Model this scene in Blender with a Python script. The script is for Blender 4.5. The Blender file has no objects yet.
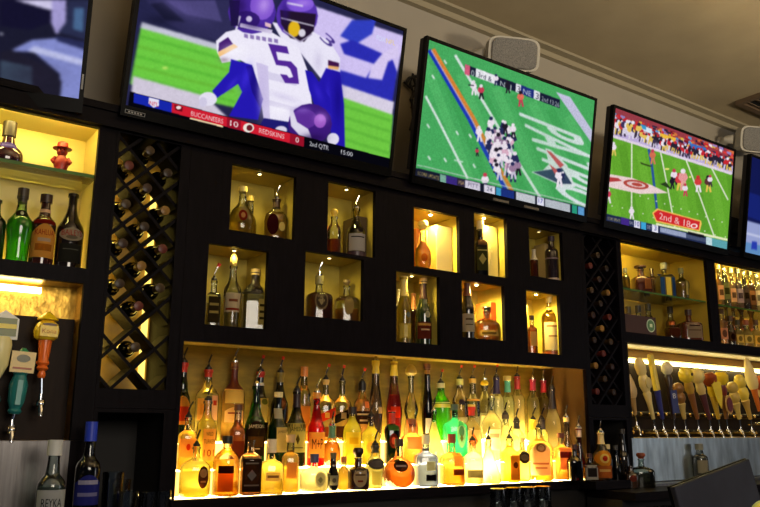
import bpy, bmesh, math, random
import numpy as np
from mathutils import Vector, Matrix

SC = bpy.context.scene
COL = SC.collection
RND = random.Random(7)

# ------------------------------------------------------------------ camera
YAW, PITCH, ROLL, FPX = math.radians(35.4), math.radians(12.57), math.radians(0.35), 779.05
EYE = np.array([0.0, -2.8, 1.3])      # the front plane of the back bar is y = 0
def cam_axes():
    cy, sy, cp, sp = math.cos(YAW), math.sin(YAW), math.cos(PITCH), math.sin(PITCH)
    f = np.array([sy*cp, cy*cp, sp]); r = np.array([cy, -sy, 0.0]); u = np.cross(r, f)
    c, s = math.cos(ROLL), math.sin(ROLL)
    return c*r + s*u, -s*r + c*u, f
CR, CU, CF = cam_axes()
cam = bpy.data.cameras.new('camera'); cam_o = bpy.data.objects.new('camera', cam); COL.objects.link(cam_o)
cam.sensor_fit = 'HORIZONTAL'; cam.sensor_width = 36.0; cam.lens = FPX/760*36.0
cam.clip_start = 0.05; cam.clip_end = 60
cam_o.matrix_world = Matrix([[CR[i], CU[i], -CF[i], EYE[i]] for i in range(3)] + [[0, 0, 0, 1]])
SC.camera = cam_o

# ------------------------------------------------------------------ world, added fill lights, exposure
SC.view_settings.view_transform = 'Standard'; SC.view_settings.look = 'None'
SC.view_settings.exposure = 0.0; SC.view_settings.gamma = 1.0; SC.view_settings.use_curve_mapping = False
SC.cycles.use_denoising = True
SC.cycles.max_bounces = 10; SC.cycles.transmission_bounces = 8; SC.cycles.transparent_max_bounces = 24
SC.cycles.caustics_refractive = True; SC.cycles.caustics_reflective = False
SC.cycles.sample_clamp_indirect = 6.0
W = bpy.data.worlds.new('world'); SC.world = W; W.use_nodes = True
bg = W.node_tree.nodes['Background']; bg.inputs[0].default_value = (0.55, 0.6, 0.75, 1); bg.inputs[1].default_value = 0.035
def area(name, loc, aim, size, power, col):
    l = bpy.data.lights.new(name, 'AREA'); l.shape = 'RECTANGLE'; l.size, l.size_y = size
    l.energy = power; l.color = col
    o = bpy.data.objects.new(name, l); COL.objects.link(o); o.location = loc
    o.rotation_euler = (Vector(aim) - Vector(loc)).to_track_quat('-Z', 'Y').to_euler(); return o
area('right_fill', (9.5, -5.5, 1.9), (5.2, 0, 2.0), (1.6, 2.2), 22, (0.92, 0.96, 1.0))  # unseen area light added as soft fill from the far right
area('added_uplight', (4.6, -2.9, 2.55), (4.6, -2.85, 4.0), (0.7, 0.7), 170, (1.0, 0.84, 0.60))  # unseen area light added to brighten the ceiling and upper wall
area('added_uplight', (1.2, -2.6, 2.55), (1.2, -2.55, 4.0), (0.5, 0.5), 80, (1.0, 0.84, 0.66))  # second added uplight, does the same further left
area('front_fill', (0.7, -4.7, 2.3), (1.8, 0, 1.7), (1.8, 1.2), 70, (1.0, 0.88, 0.72))  # unseen fill added on the camera side, lights fronts and wall gaps

# ------------------------------------------------------------------ helpers
def S(r, g, b):
    f = lambda c: (c/255/12.92) if c/255 <= 0.04045 else ((c/255+0.055)/1.055)**2.4
    return (f(r), f(g), f(b))
def at(px, py, Y=0.0):
    d = (px-380)*CR + (253.5-py)*CU + FPX*CF
    t = (Y-EYE[1])/d[1]; p = EYE + d*t
    return p
def depth_of(p): return float((np.array(p)-EYE) @ CF)
def Z(z): return 1.3+z

_m = {}
def nm(name):
    m = bpy.data.materials.new(name); m.use_nodes = True; nt = m.node_tree; nt.nodes.clear()
    out = nt.nodes.new('ShaderNodeOutputMaterial'); return m, nt, out
def pbr(name, col, rough=0.5, metal=0.0, spec=0.5, noise=None, bump=0.0, trans=0.0, coat=0.0, stretch=(1, 1, 1)):
    key = ('pbr', name)
    if key in _m: return _m[key]
    m, nt, out = nm(name); b = nt.nodes.new('ShaderNodeBsdfPrincipled')
    b.inputs['Base Color'].default_value = (*col, 1); b.inputs['Roughness'].default_value = rough
    b.inputs['Metallic'].default_value = metal; b.inputs['Specular IOR Level'].default_value = spec
    b.inputs['Transmission Weight'].default_value = trans; b.inputs['Coat Weight'].default_value = coat
    nt.links.new(b.outputs[0], out.inputs[0])
    if noise:
        scale, amt = noise
        tc = nt.nodes.new('ShaderNodeTexCoord'); mp = nt.nodes.new('ShaderNodeMapping'); mp.inputs['Scale'].default_value = stretch
        n = nt.nodes.new('ShaderNodeTexNoise'); n.inputs['Scale'].default_value = scale; n.inputs['Detail'].default_value = 5
        r = nt.nodes.new('ShaderNodeValToRGB'); r.color_ramp.elements[0].position = 0.3; r.color_ramp.elements[1].position = 0.7
        r.color_ramp.elements[0].color = tuple(max(0, c*(1-amt)) for c in col)+(1,)
        r.color_ramp.elements[1].color = tuple(min(1, c*(1+amt)) for c in col)+(1,)
        nt.links.new(tc.outputs['Object'], mp.inputs[0]); nt.links.new(mp.outputs[0], n.inputs['Vector'])
        nt.links.new(n.outputs['Fac'], r.inputs[0]); nt.links.new(r.outputs[0], b.inputs['Base Color'])
        if bump:
            bp = nt.nodes.new('ShaderNodeBump'); bp.inputs['Strength'].default_value = bump; bp.inputs['Distance'].default_value = 0.01
            nt.links.new(n.outputs['Fac'], bp.inputs['Height']); nt.links.new(bp.outputs[0], b.inputs['Normal'])
    _m[key] = m; return m
def flat(rgb, rough=0.55, **k):
    return pbr('paint_%d_%d_%d' % rgb, S(*rgb), rough, **k)
def emit(name, col, st):
    key = ('em', name)
    if key in _m: return _m[key]
    m, nt, out = nm(name); e = nt.nodes.new('ShaderNodeEmission'); e.inputs[0].default_value = (*col, 1); e.inputs[1].default_value = st
    nt.links.new(e.outputs[0], out.inputs[0]); _m[key] = m; return m
def glass(rgb=(240, 245, 240), gloss=1.0):
    key = ('gl', rgb, gloss)
    if key in _m: return _m[key]
    m, nt, out = nm('glass_%d_%d_%d' % rgb)
    t = nt.nodes.new('ShaderNodeBsdfTransparent'); t.inputs[0].default_value = (*S(*rgb), 1)
    g = nt.nodes.new('ShaderNodeBsdfGlossy'); g.inputs['Roughness'].default_value = 0.06; g.inputs[0].default_value = (gloss, gloss, gloss, 1)
    f = nt.nodes.new('ShaderNodeFresnel'); f.inputs[0].default_value = 1.6
    mx = nt.nodes.new('ShaderNodeMixShader')
    nt.links.new(f.outputs[0], mx.inputs[0]); nt.links.new(t.outputs[0], mx.inputs[1]); nt.links.new(g.outputs[0], mx.inputs[2])
    nt.links.new(mx.outputs[0], out.inputs[0]); _m[key] = m; return m
def liquid(rgb, haze=0.35):
    key = ('lq', rgb, haze)
    if key in _m: return _m[key]
    m, nt, out = nm('liquid_%d_%d_%d' % rgb)
    c = S(*rgb)
    g = nt.nodes.new('ShaderNodeBsdfGlass'); g.inputs[0].default_value = (*[v**.5 for v in c], 1); g.inputs['Roughness'].default_value = 0.03; g.inputs['IOR'].default_value = 1.25
    tr = nt.nodes.new('ShaderNodeBsdfTransparent'); tr.inputs[0].default_value = (*[v**.45 for v in c], 1)
    t = nt.nodes.new('ShaderNodeBsdfTranslucent'); t.inputs[0].default_value = (*[v**.5 for v in c], 1)
    m1 = nt.nodes.new('ShaderNodeMixShader'); m1.inputs[0].default_value = 0.75
    mx = nt.nodes.new('ShaderNodeMixShader'); mx.inputs[0].default_value = min(1, haze+.12)
    nt.links.new(tr.outputs[0], m1.inputs[1]); nt.links.new(g.outputs[0], m1.inputs[2])
    nt.links.new(m1.outputs[0], mx.inputs[1]); nt.links.new(t.outputs[0], mx.inputs[2]); nt.links.new(mx.outputs[0], out.inputs[0])
    _m[key] = m; return m
def paper(rgb):
    # printed label: lets a little light through
    key = ('pp', rgb)
    if key in _m: return _m[key]
    m, nt, out = nm('label_%d_%d_%d' % rgb)
    d = nt.nodes.new('ShaderNodeBsdfDiffuse'); d.inputs[0].default_value = (*S(*rgb), 1)
    t = nt.nodes.new('ShaderNodeBsdfTranslucent'); t.inputs[0].default_value = (*S(*rgb), 1)
    mx = nt.nodes.new('ShaderNodeMixShader'); mx.inputs[0].default_value = 0.55
    nt.links.new(d.outputs[0], mx.inputs[1]); nt.links.new(t.outputs[0], mx.inputs[2]); nt.links.new(mx.outputs[0], out.inputs[0])
    _m[key] = m; return m

class MB:
    def __init__(s): s.v = []; s.f = []; s.mi = []; s.sm = []; s.mats = []
    def mat(s, m):
        if m not in s.mats: s.mats.append(m)
        return s.mats.index(m)
    def add(s, vs, fs, m=None, smooth=False):
        o = len(s.v); s.v += [tuple(map(float, p)) for p in vs]; k = s.mat(m) if m else 0
        for f in fs: s.f.append([i+o for i in f]); s.mi.append(k); s.sm.append(smooth)
        return s
    def box(s, x0, x1, y0, y1, z0, z1, m=None):
        v = [(x, y, z) for x in (x0, x1) for y in (y0, y1) for z in (z0, z1)]
        return s.add(v, [(0, 1, 3, 2), (4, 6, 7, 5), (0, 4, 5, 1), (2, 3, 7, 6), (0, 2, 6, 4), (1, 5, 7, 3)], m)
    def obox(s, c, ax, ay, az, m=None):     # oriented box: centre and half axes
        c, ax, ay, az = (np.array(q, float) for q in (c, ax, ay, az))
        v = [c+i*ax+j*ay+k*az for i in (-1, 1) for j in (-1, 1) for k in (-1, 1)]
        return s.add(v, [(0, 1, 3, 2), (4, 6, 7, 5), (0, 4, 5, 1), (2, 3, 7, 6), (0, 2, 6, 4), (1, 5, 7, 3)], m)
    def loft(s, prof, m=None, seg=20, p=2.0, M=None, smooth=True, cap=True, cx=0, cy=0, base=True):
        # prof rows: (z, rx[, ry[, power]])
        vs, fs = [], []
        for row in prof:
            z, rx = row[0], row[1]; ry = row[2] if len(row) > 2 else rx; q = row[3] if len(row) > 3 else p
            for k in range(seg):
                a = 2*math.pi*k/seg; c, sn = math.cos(a), math.sin(a)
                x = rx*math.copysign(abs(c)**(2/q), c); y = ry*math.copysign(abs(sn)**(2/q), sn)
                vs.append((cx+x, cy+y, z))
        n = len(prof)
        for i in range(n-1):
            for k in range(seg):
                k2 = (k+1) % seg; fs.append((i*seg+k, i*seg+k2, (i+1)*seg+k2, (i+1)*seg+k))
        if cap and base: fs.append(tuple(reversed(range(seg))))
        if cap: fs.append(tuple((n-1)*seg+k for k in range(seg)))
        if M is not None: vs = [M @ Vector(v) for v in vs]
        return s.add(vs, fs, m, smooth)
    def tube(s, pts, r, m=None, seg=10):
        pts = [Vector(p) for p in pts]; vs, fs = [], []
        for i, p in enumerate(pts):
            d = (pts[min(i+1, len(pts)-1)]-pts[max(i-1, 0)]).normalized()
            q = d.to_track_quat('Z', 'Y'); rr = r[i] if isinstance(r, (list, tuple)) else r
            for k in range(seg):
                a = 2*math.pi*k/seg; vs.append(p + q @ Vector((rr*math.cos(a), rr*math.sin(a), 0)))
        for i in range(len(pts)-1):
            for k in range(seg):
                k2 = (k+1) % seg; fs.append((i*seg+k, i*seg+k2, (i+1)*seg+k2, (i+1)*seg+k))
        fs.append(tuple(reversed(range(seg)))); fs.append(tuple((len(pts)-1)*seg+k for k in range(seg)))
        return s.add(vs, fs, m, True)
    def ball(s, c, r, m=None, seg=14, rings=9, sc=(1, 1, 1)):
        prof = []
        vs, fs = [], []
        for i in range(rings+1):
            t = math.pi*i/rings
            for k in range(seg):
                a = 2*math.pi*k/seg
                vs.append((c[0]+r*sc[0]*math.sin(t)*math.cos(a), c[1]+r*sc[1]*math.sin(t)*math.sin(a), c[2]-r*sc[2]*math.cos(t)))
        for i in range(rings):
            for k in range(seg):
                k2 = (k+1) % seg; fs.append((i*seg+k, i*seg+k2, (i+1)*seg+k2, (i+1)*seg+k))
        return s.add(vs, fs, m, True)
    def build(s, name, mat=None, parent=None, loc=None, bevel=0.0, edge=False):
        me = bpy.data.meshes.new(name); me.from_pydata(s.v, [], s.f)
        mats = s.mats or []
        if mat and not mats: mats = [mat]
        for m in mats: me.materials.append(m)
        me.polygons.foreach_set('material_index', s.mi if s.mats else [0]*len(s.f))
        me.polygons.foreach_set('use_smooth', s.sm); me.update()
        if any(s.sm):
            try: me.set_sharp_from_angle(angle=math.radians(40))
            except Exception: pass
        o = bpy.data.objects.new(name, me); COL.objects.link(o)
        if parent: o.parent = parent
        if loc: o.location = loc
        if bevel:
            b = o.modifiers.new('bevel', 'BEVEL'); b.width = bevel; b.segments = 2; b.limit_method = 'ANGLE'
        return o
def empty(name, loc=(0, 0, 0), rz=0.0):
    o = bpy.data.objects.new(name, None); COL.objects.link(o); o.location = loc; o.rotation_euler = (0, 0, rz)
    o.empty_display_size = 0.05; return o
def tag(o, label, cat, group=None, kind=None):
    o['label'] = label; o['category'] = cat
    if group: o['group'] = group
    if kind: o['kind'] = kind
    return o
def struct(o): o['kind'] = 'structure'; return o

_txt = {}
def text_mesh(s):
    # unit-height filled lettering, left aligned at 0, returns verts(2D), faces, width
    if s in _txt: return _txt[s]
    c = bpy.data.curves.new('lettering', 'FONT'); c.body = s; c.size = 1.0; c.resolution_u = 3; c.fill_mode = 'FRONT'
    try: c.dimensions = '2D'
    except Exception: pass
    o = bpy.data.objects.new('lettering', c); COL.objects.link(o)
    bpy.context.view_layer.update()
    dg = bpy.context.evaluated_depsgraph_get(); me = bpy.data.meshes.new_from_object(o.evaluated_get(dg))
    vs = [(v.co.x, v.co.y) for v in me.vertices]; fs = [tuple(p.vertices) for p in me.polygons]
    bpy.data.objects.remove(o); bpy.data.curves.remove(c); bpy.data.meshes.remove(me)
    x0 = min(v[0] for v in vs); w = max(v[0] for v in vs)-x0
    vs = [((v[0]-x0), v[1]/0.7) for v in vs]
    _txt[s] = (vs, fs, w); return _txt[s]

# ------------------------------------------------------------------ materials
WOOD = pbr('espresso_wood', S(14, 11, 16), 0.45, spec=0.05, noise=(9, 0.35), bump=0.06, stretch=(8, 8, 1))
WOODH = pbr('espresso_wood_rail', S(14, 11, 16), 0.45, spec=0.05, noise=(9, 0.35), bump=0.06, stretch=(1, 8, 8))
GOLDP = pbr('mustard_lacquer', S(184, 164, 70), 0.35, noise=(14, 0.12), bump=0.03)
GOLDD = pbr('olive_gold_panel', S(124, 108, 40), 0.4, noise=(11, 0.25), bump=0.06, stretch=(1, 1, 4))
BRASS = pbr('hammered_brass', S(190, 150, 60), 0.3, metal=0.85, noise=(30, 0.25), bump=0.25)
CHROME = pbr('polished_chrome', (0.75, 0.75, 0.76), 0.14, metal=1.0)
STEEL = pbr('brushed_steel', (0.20, 0.19, 0.19), 0.32, metal=0.95, noise=(5, 0.25), bump=0.05, stretch=(14, 1, 0.7))
BLACK = pbr('black_plastic', (0.003, 0.003, 0.0035), 0.35, spec=.06)
BLACKM = pbr('matte_black', (0.01, 0.009, 0.009), 0.7)
DARKP = pbr('dark_tap_panel', S(34, 24, 18), 0.5, spec=.12, noise=(6, 0.3), stretch=(6, 1, 1))
WALLM = pbr('grey_wall_paint', S(150, 143, 130), 0.85, noise=(3, 0.05))
CEILM = pbr('tan_ceiling_paint', S(160, 145, 115), 0.85, noise=(2.2, 0.12), bump=0.02)
LEDW = emit('warm_led', (1.0, 0.76, 0.24), 60)
LEDT = emit('warm_white_led', (1.0, 0.84, 0.34), 16)
GLASSF = glass((238, 246, 236))

# ------------------------------------------------------------------ the room
def plane_box(name, *b, m=None): return struct(MB().box(*b).build(name, m))
WY = 0.36
plane_box('floor', -2.5, 9, -6, 1.2, -0.06, 0.0, m=pbr('dark_floor', S(50, 42, 36), 0.5, noise=(4, 0.2)))
plane_box('wall_back', -2.5, 9, WY, WY+0.1, 0.0, 3.9, m=WALLM)
ZC = at(640, 84, WY-0.05)[2]
plane_box('ceiling', -2.5, 9, -6, WY+0.1, ZC+0.0, ZC+0.1, m=CEILM)
mb = MB(); mb.box(-2.5, 9, WY-0.035, WY, ZC-0.055, ZC); mb.box(-2.5, 9, WY-0.085, WY, ZC-0.018, ZC)
struct(mb.build('trim_1', pbr('cornice_paint', S(146, 136, 112), 0.8)))
# recessed ceiling grille at the right edge
v0 = at(735, 101, -0.3)
gx = float(EYE[0] + (v0[0]-EYE[0])*(ZC-1.3)/(v0[2]-1.3)); gy = float(EYE[1] + (v0[1]-EYE[1])*(ZC-1.3)/(v0[2]-1.3))
vent = empty('ceiling_vent', (gx, gy, ZC)); tag(vent, 'brown slatted air grille set into the tan ceiling at the right', 'vent')
mb = MB()
for a, b, c, d in ((0, 1.6, -.04, 0), (0, 1.6, -1.0, -.96), (0, .04, -.96, -.04), (1.56, 1.6, -.96, -.04)): mb.box(a, b, c, d, -0.03, -0.001)
mb.build('frame', flat((92, 74, 56)), vent)
mb = MB()
for k in range(14): mb.obox((0.8, -0.06-0.065*k, -0.018), (0.76, 0, 0), (0, 0.018, 0.008), (0, 0.001, -0.002))
mb.build('slat', flat((104, 84, 62)), vent)
MB().box(0.04, 1.56, -.96, -.04, -0.006, -0.002).build('backing', BLACKM, vent)

# ------------------------------------------------------------------ cabinetry of the back bar
def frame_cells(mb, X0, X1, Z0, Z1, holes, y0=-0.0, y1=0.022, m=None):
    # face frame with rectangular openings, split on the grid the openings draw
    xs = sorted({X0, X1} | {h[0] for h in holes} | {h[1] for h in holes}); zs = sorted({Z0, Z1} | {h[2] for h in holes} | {h[3] for h in holes})
    for i in range(len(xs)-1):
        j = 0
        while j < len(zs)-1:
            def solid(jj):
                cx, cz = (xs[i]+xs[i+1])/2, (zs[jj]+zs[jj+1])/2
                return not any(h[0] < cx < h[1] and h[2] < cz < h[3] for h in holes)
            if not solid(j): j += 1; continue
            k = j
            while k+1 < len(zs)-1 and solid(k+1): k += 1
            mb.box(xs[i], xs[i+1], y0, y1, Z(zs[j]), Z(zs[k+1]), m); j = k+1
def lining(parent, name, x0, x1, z0, z1, d, m, t=0.008, y=0.022, back=None):
    mb = MB()
    mb.box(x0, x1, d, d+t, Z(z0), Z(z1), back or m)
    for b in ((x0-t, x0, y, d+t, Z(z0-t), Z(z1+t)), (x1, x1+t, y, d+t, Z(z0-t), Z(z1+t)), (x0, x1, y, d+t, Z(z1), Z(z1+t)), (x0, x1, y, d+t, Z(z0-t), Z(z0))):
        mb.box(*b, m)
    return mb.build(name, parent=parent)
def led(parent, x0, x1, y0, y1, z0, z1, m=LEDW): return MB().box(x0, x1, y0, y1, Z(z0), Z(z1)).build('led_strip', m, parent)

# the long ledge that carries the screens
lg = empty('television_ledge', (0, 0, Z(1.075))); tag(lg, 'long dark wooden ledge running above all the shelves under the televisions', 'ledge')
MB().box(-1.5, 6.6, -0.001, 0.355, 0.026, 0.085).build('board', WOODH, lg)
MB().box(-1.5, 6.6, -0.024, -0.0015, 0, 0.057).build('fascia', WOODH, lg)
MB().box(-1.5, 6.6, -0.032, -0.021, 0.058, 0.085).build('moulding', WOODH, lg)

# left display unit
TOPZ = 1.100
u = empty('left_shelf_cabinet'); tag(u, 'dark cabinet at the left edge with yellow lit bottle shelf over the tap recess', 'cabinet')
mb = MB(); frame_cells(mb, -1.0, 0.785, -0.05, TOPZ, [(-0.9, 0.722, 0.541, 1.07), (-0.9, 0.716, -0.05, 0.487)]); mb.build('face_frame', WOOD, u)
lining(u, 'shelf_lining', -0.9, 0.735, 0.541, 1.091, 0.24, pbr('yellow_lit_lacquer', S(240, 222, 130), 0.35))
led(u, -0.88, 0.70, 0.026, 0.036, 1.079, 1.089)
lining(u, 'tap_recess', -0.9, 0.724, -0.05, 0.487, 0.13, BRASS, back=BRASS)
led(u, -0.88, 0.60, 0.112, 0.128, 0.455, 0.475, LEDT)
led(u, -0.88, 0.72, 0.228, 0.239, 0.5415, 0.560, emit('left_shelf_fill', (1, .78, .30), 16))  # hidden strip added to brighten the lower back wall
MB().box(-0.9, 0.72, 0.1, 0.118, Z(-0.05), Z(0.37)).build('tap_panel', DARKP, u)
g = MB().box(-0.895, 0.733, 0.03, 0.235, Z(0.884), Z(0.892)).build('glass_shelf', GLASSF, u)
MB().box(-0.895, 0.733, 0.025, 0.030, Z(0.882), Z(0.894)).build('glass_edge', pbr('green_glass_edge', S(70, 110, 50), 0.2), u)
MB().box(-1.0, 0.715, -0.004, 0.02, Z(-0.41), Z(-0.05)).build('steel_panel', STEEL, u)
MB().box(0.716, 0.785, 0.0, 0.022, Z(-0.41), Z(-0.051)).build('stile', WOOD, u)

# wine racks
def rack(name, label, x0, x1, X0, X1, pitch, seed, depth, wp):
    u = empty(name); tag(u, label, 'wine rack')
    z0, z1 = 0.127, 1.07
    mb = MB(); frame_cells(mb, X0, X1, 0.06, TOPZ, [(x0, x1, z0, z1)]); mb.build('face_frame', WOOD, u)
    lining(u, 'rack_lining', x0-0.012, x1+0.012, z0-0.005, z1+0.002, depth, WOOD, back=wp)
    # crossing slats, cut at the opening
    def cut(bx, bz, sx):
        # line through (bx,bz) with direction (sx,1)
        ts = []
        lo, hi = -9, 9
        for a, d, mn, mx in ((bx, sx, x0-0.008, x1+0.008), (bz, 1, z0, z1)):
            t0, t1 = (mn-a)/d, (mx-a)/d
            if t0 > t1: t0, t1 = t1, t0
            lo, hi = max(lo, t0), min(hi, t1)
        return (lo, hi) if hi-lo > 0.03 else None
    n = 0
    for sx in (1, -1):
        k = -4
        while k < 12:
            bz = z0 + pitch*(k+0.5); bx = (x0+x1)/2
            r = cut(bx, bz, sx)
            if r:
                a = np.array([bx+sx*r[0], 0, Z(bz+r[0])]); b = np.array([bx+sx*r[1], 0, Z(bz+r[1])])
                L = np.linalg.norm(b-a)/2; d = (b-a)/(2*L); c = (a+b)/2; nrm = np.array([-d[2], 0, d[0]])
                yo = 0.014 if sx > 0 else 0.028
                mb = MB().obox((c[0], yo+0.055, c[2]), d*L, (0, 0.055, 0), nrm*0.006)
                o = mb.build('slat', WOOD, u)
                n += 1
            k += 1
    return u, [( (x0+x1)/2 + dx, z0+pitch*(k+0.5)) for k in range(0, 7) for dx in (0,)], pitch
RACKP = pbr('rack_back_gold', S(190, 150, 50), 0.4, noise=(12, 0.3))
rk1, _, _ = rack('wine_rack', 'tall diamond lattice wine rack with glowing gold back beside the left shelf', 0.797, 1.035, 0.786, 1.075, 0.15, 1, 0.26, RACKP)
MB().box(1.012, 1.034, 0.240, 0.256, Z(0.15), Z(1.02)).build('led_strip', emit('rack_led', (1, .74, .14), 1.8), rk1)
MB().box(0.80, 0.806, 0.236, 0.256, Z(0.14), Z(1.05)).build('led_strip', emit('rack_fill_left', (1, .74, .16), 15), rk1)  # extra hidden strip added to even out the glow on the back
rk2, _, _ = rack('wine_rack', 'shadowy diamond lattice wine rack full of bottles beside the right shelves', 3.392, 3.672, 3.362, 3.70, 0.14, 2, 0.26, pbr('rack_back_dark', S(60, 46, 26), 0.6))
# open cubbies below the racks, and the stiles that carry them
for (nm_, lb, a, b, c, d) in (('cubby_cabinet', 'dark open cubby under the left wine rack', 0.786, 1.075, 0.80, 1.035), ('cubby_cabinet', 'dark open cubby under the right wine rack', 3.362, 3.70, 3.392, 3.672)):
    u = empty(nm_); tag(u, lb, 'cabinet')
    mb = MB(); frame_cells(mb, a, b, -0.405, 0.0585, [(c, d, -0.405, 0.045)]); mb.build('face_frame', WOOD, u)
    lining(u, 'lining', c-0.006, d+0.006, -0.395, 0.05, 0.30, BLACKM)

# centre unit: niches over the bottle display
NICHE = [  # x0,x1,z0,z1, watts, colour
 (1.252, 1.548, 0.765, 1.042, .30), (1.710, 1.963, 0.742, 1.055, .26), (2.185, 2.467, 0.733, 1.018, 6.5), (2.566, 2.792, 0.744, 1.058, 3.6), (2.954, 3.213, 0.778, 1.046, .07),
 (1.171, 1.431, 0.380, 0.698, .30), (1.605, 1.901, 0.450, 0.726, .26), (2.082, 2.337, 0.375, 0.699, .5), (2.477, 2.761, 0.423, 0.701, 3.4), (2.918, 3.171, 0.377, 0.697, 3.2)]
BB = (1.093, 3.355, -0.259, 0.311)
cu = empty('display_cabinet'); tag(cu, 'wide dark centre cabinet with ten small niches over the glowing bottle display', 'cabinet')
mb = MB(); frame_cells(mb, 1.076, 3.361, -0.259, TOPZ, [n[:4] for n in NICHE] + [BB]); mb.build('face_frame', WOOD, cu)
for n in NICHE:
    nl = lining(cu, 'niche', *n[:4], 0.20, GOLDP)
    cx = (n[0]+n[1])/2
    pk = MB().loft([(Z(n[3])-0.005, 0.009), (Z(n[3])-0.001, 0.010)], CHROME, cx=cx, cy=0.05)
    pk.loft([(Z(n[3])-0.0062, 0.007), (Z(n[3])-0.005, 0.007)], emit('puck_%d' % int(n[4]*100), (1, .76, .28), 28*n[4]), cx=cx, cy=0.05)
    pk.build('puck_light', parent=nl)
    l = bpy.data.lights.new('niche_lamp', 'SPOT'); l.energy = 4.6*n[4]; l.color = (1, .80, .24); l.shadow_soft_size = 0.02; l.spot_size = math.radians(165); l.spot_blend = 0.8
    lo = bpy.data.objects.new('niche_lamp', l); COL.objects.link(lo); lo.location = (cx, 0.05, Z(n[3])-0.014)
lining(cu, 'display_lining', BB[0]-.004, BB[1]+.004, BB[2], BB[3]+.02, 0.315, GOLDD, t=0.006)
MB().box(BB[1]-.001, BB[1]+.0035, 0.024, 0.3145, Z(BB[2]+.002), Z(BB[3]+.019)).build('side_panel', pbr('brown_side', S(74, 54, 26), .5, spec=.2), cu)
# stepped light box the bottles stand on: brightness follows the lamps inside along its length
m, nt, out = nm('lit_acrylic'); tc = nt.nodes.new('ShaderNodeTexCoord'); sx = nt.nodes.new('ShaderNodeSeparateXYZ')
rp = nt.nodes.new('ShaderNodeValToRGB'); mr = nt.nodes.new('ShaderNodeMapRange'); mr.inputs[1].default_value = 1.09; mr.inputs[2].default_value = 3.36
em = nt.nodes.new('ShaderNodeEmission'); em.inputs[0].default_value = (1, .68, .23, 1)
nt.links.new(tc.outputs['Object'], sx.inputs[0]); nt.links.new(sx.outputs[0], mr.inputs[0]); nt.links.new(mr.outputs[0], rp.inputs[0])
els = rp.color_ramp.elements; els[0].position = 0; els[0].color = (.12,)*3+(1,); els[1].position = 1; els[1].color = (.0,)*3+(1,)
for p, v in ((.08, .18), (.3, .14), (.45, .18), (.58, .32), (.68, .72), (.90, .72), (.94, .3), (.965, .04)):
    e = els.new(p); e.color = (v, v, v, 1)
mu = nt.nodes.new('ShaderNodeMath'); mu.operation = 'MULTIPLY'; mu.inputs[1].default_value = 220.0
nt.links.new(rp.outputs[0], mu.inputs[0]); nt.links.new(mu.outputs[0], em.inputs[1]); nt.links.new(em.outputs[0], out.inputs[0])
ACRY = m
ACRYR = m.copy(); ACRYR.name = 'lit_acrylic_riser'
for n in ACRYR.node_tree.nodes:
    if n.type == 'MATH': n.inputs[1].default_value = 20.0
    if n.type == 'EMISSION': n.inputs[0].default_value = (1, .62, .12, 1)
TIER = [(0.047, -0.2575), (0.160, -0.165), (0.262, -0.065)]
ls = empty('lit_bottle_step'); tag(ls, 'stepped glowing yellow light box under the rows of liquor bottles', 'display step')
for a, b, z in ((0.024, 0.108, -0.2575), (0.109, 0.212, -0.165), (0.213, 0.314, -0.065)):
    MB().box(1.095, 3.35, a, b, Z(z-.002), Z(z)).build('lit_tread', ACRY, ls)
for a, b, z0, z1 in ((0.108, 0.212, -.2585, -.1671), (0.212, 0.314, -.2585, -.0671)): MB().box(1.0955, 3.3495, a, b, Z(z0), Z(z1)).build('lit_riser', ACRYR, ls)
MB().box(1.076, 3.37, -0.012, 0.023, Z(-0.300), Z(-0.2595)).build('front_lip', WOODH, ls)
MB().box(3.24, 3.58, -0.12, -0.0125, Z(-0.300), Z(-0.2595)).build('end_ledge', WOODH, ls)

# right shelf units
def shelf_unit(label, X0, X1, x0, x1, gz, tone, ledm):
    u = empty('shelf_cabinet'); tag(u, label, 'cabinet')
    mb = MB(); frame_cells(mb, X0, X1, 0.482, TOPZ, [(x0, x1, 0.541, 1.07)])
    mb.build('face_frame', WOOD, u)
    lining(u, 'shelf_lining', x0, x1, 0.541, 1.091, 0.27, tone)
    MB().box(x0+.004, x1-.004, 0.03, 0.26, Z(gz), Z(gz+.008)).build('glass_shelf', GLASSF, u)
    MB().box(x0+.004, x1-.004, 0.025, 0.030, Z(gz-.001), Z(gz+.009)).build('glass_edge', pbr('green_glass_edge', S(70, 110, 50), 0.2), u)
    for a, b in ledm: led(u, a, b, 0.026, 0.036, 1.079, 1.089, emit('shelf_led', (1, .76, .20), 130))
    led(u, x0+.02, min(x0+.42, x1-.02) if x0 < 4 else x1-.02, 0.24, 0.262, 0.548, 0.558, emit('shelf_led_low', (1, .76, .20), 18))
    return u
SH = pbr('shelf_gold', S(192, 164, 58), 0.35)
shelf_unit('dark shelf cabinet with yellow back to the right of the right wine rack', 3.70, 4.635, 3.715, 4.585, 0.795, SH, [(3.73, 4.10)])
shelf_unit('dark shelf cabinet crowded with bottles at the right edge', 4.636, 6.2, 4.68, 6.15, 0.79, SH, [(4.72, 6.1)])
tu = empty('tap_station'); MB().box(3.702, 3.722, 0.0, 0.022, Z(-0.05), Z(0.4815)).build('stile', WOOD, tu); tag(tu, 'wide lit tap recess with dark back under the right shelves', 'tap station')
lining(tu, 'recess_lining', 3.722, 6.15, -0.05, 0.475, 0.26, pbr('gold_recess', S(200, 165, 70), 0.4), back=DARKP)
led(tu, 3.73, 6.1, 0.225, 0.250, 0.40, 0.418, LEDT)
MB().box(3.73, 6.1, 0.215, 0.258, Z(0.425), Z(0.474)).build('light_valance', pbr('gold_recess', (0, 0, 0)), tu)
mb = MB()
for z in (0.085, -0.02):
    mb.tube([(3.74, 0.14, Z(z)), (6.12, 0.14, Z(z))], 0.016, DARKP)
mb.build('beer_rail', parent=tu)
k = 0
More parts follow.
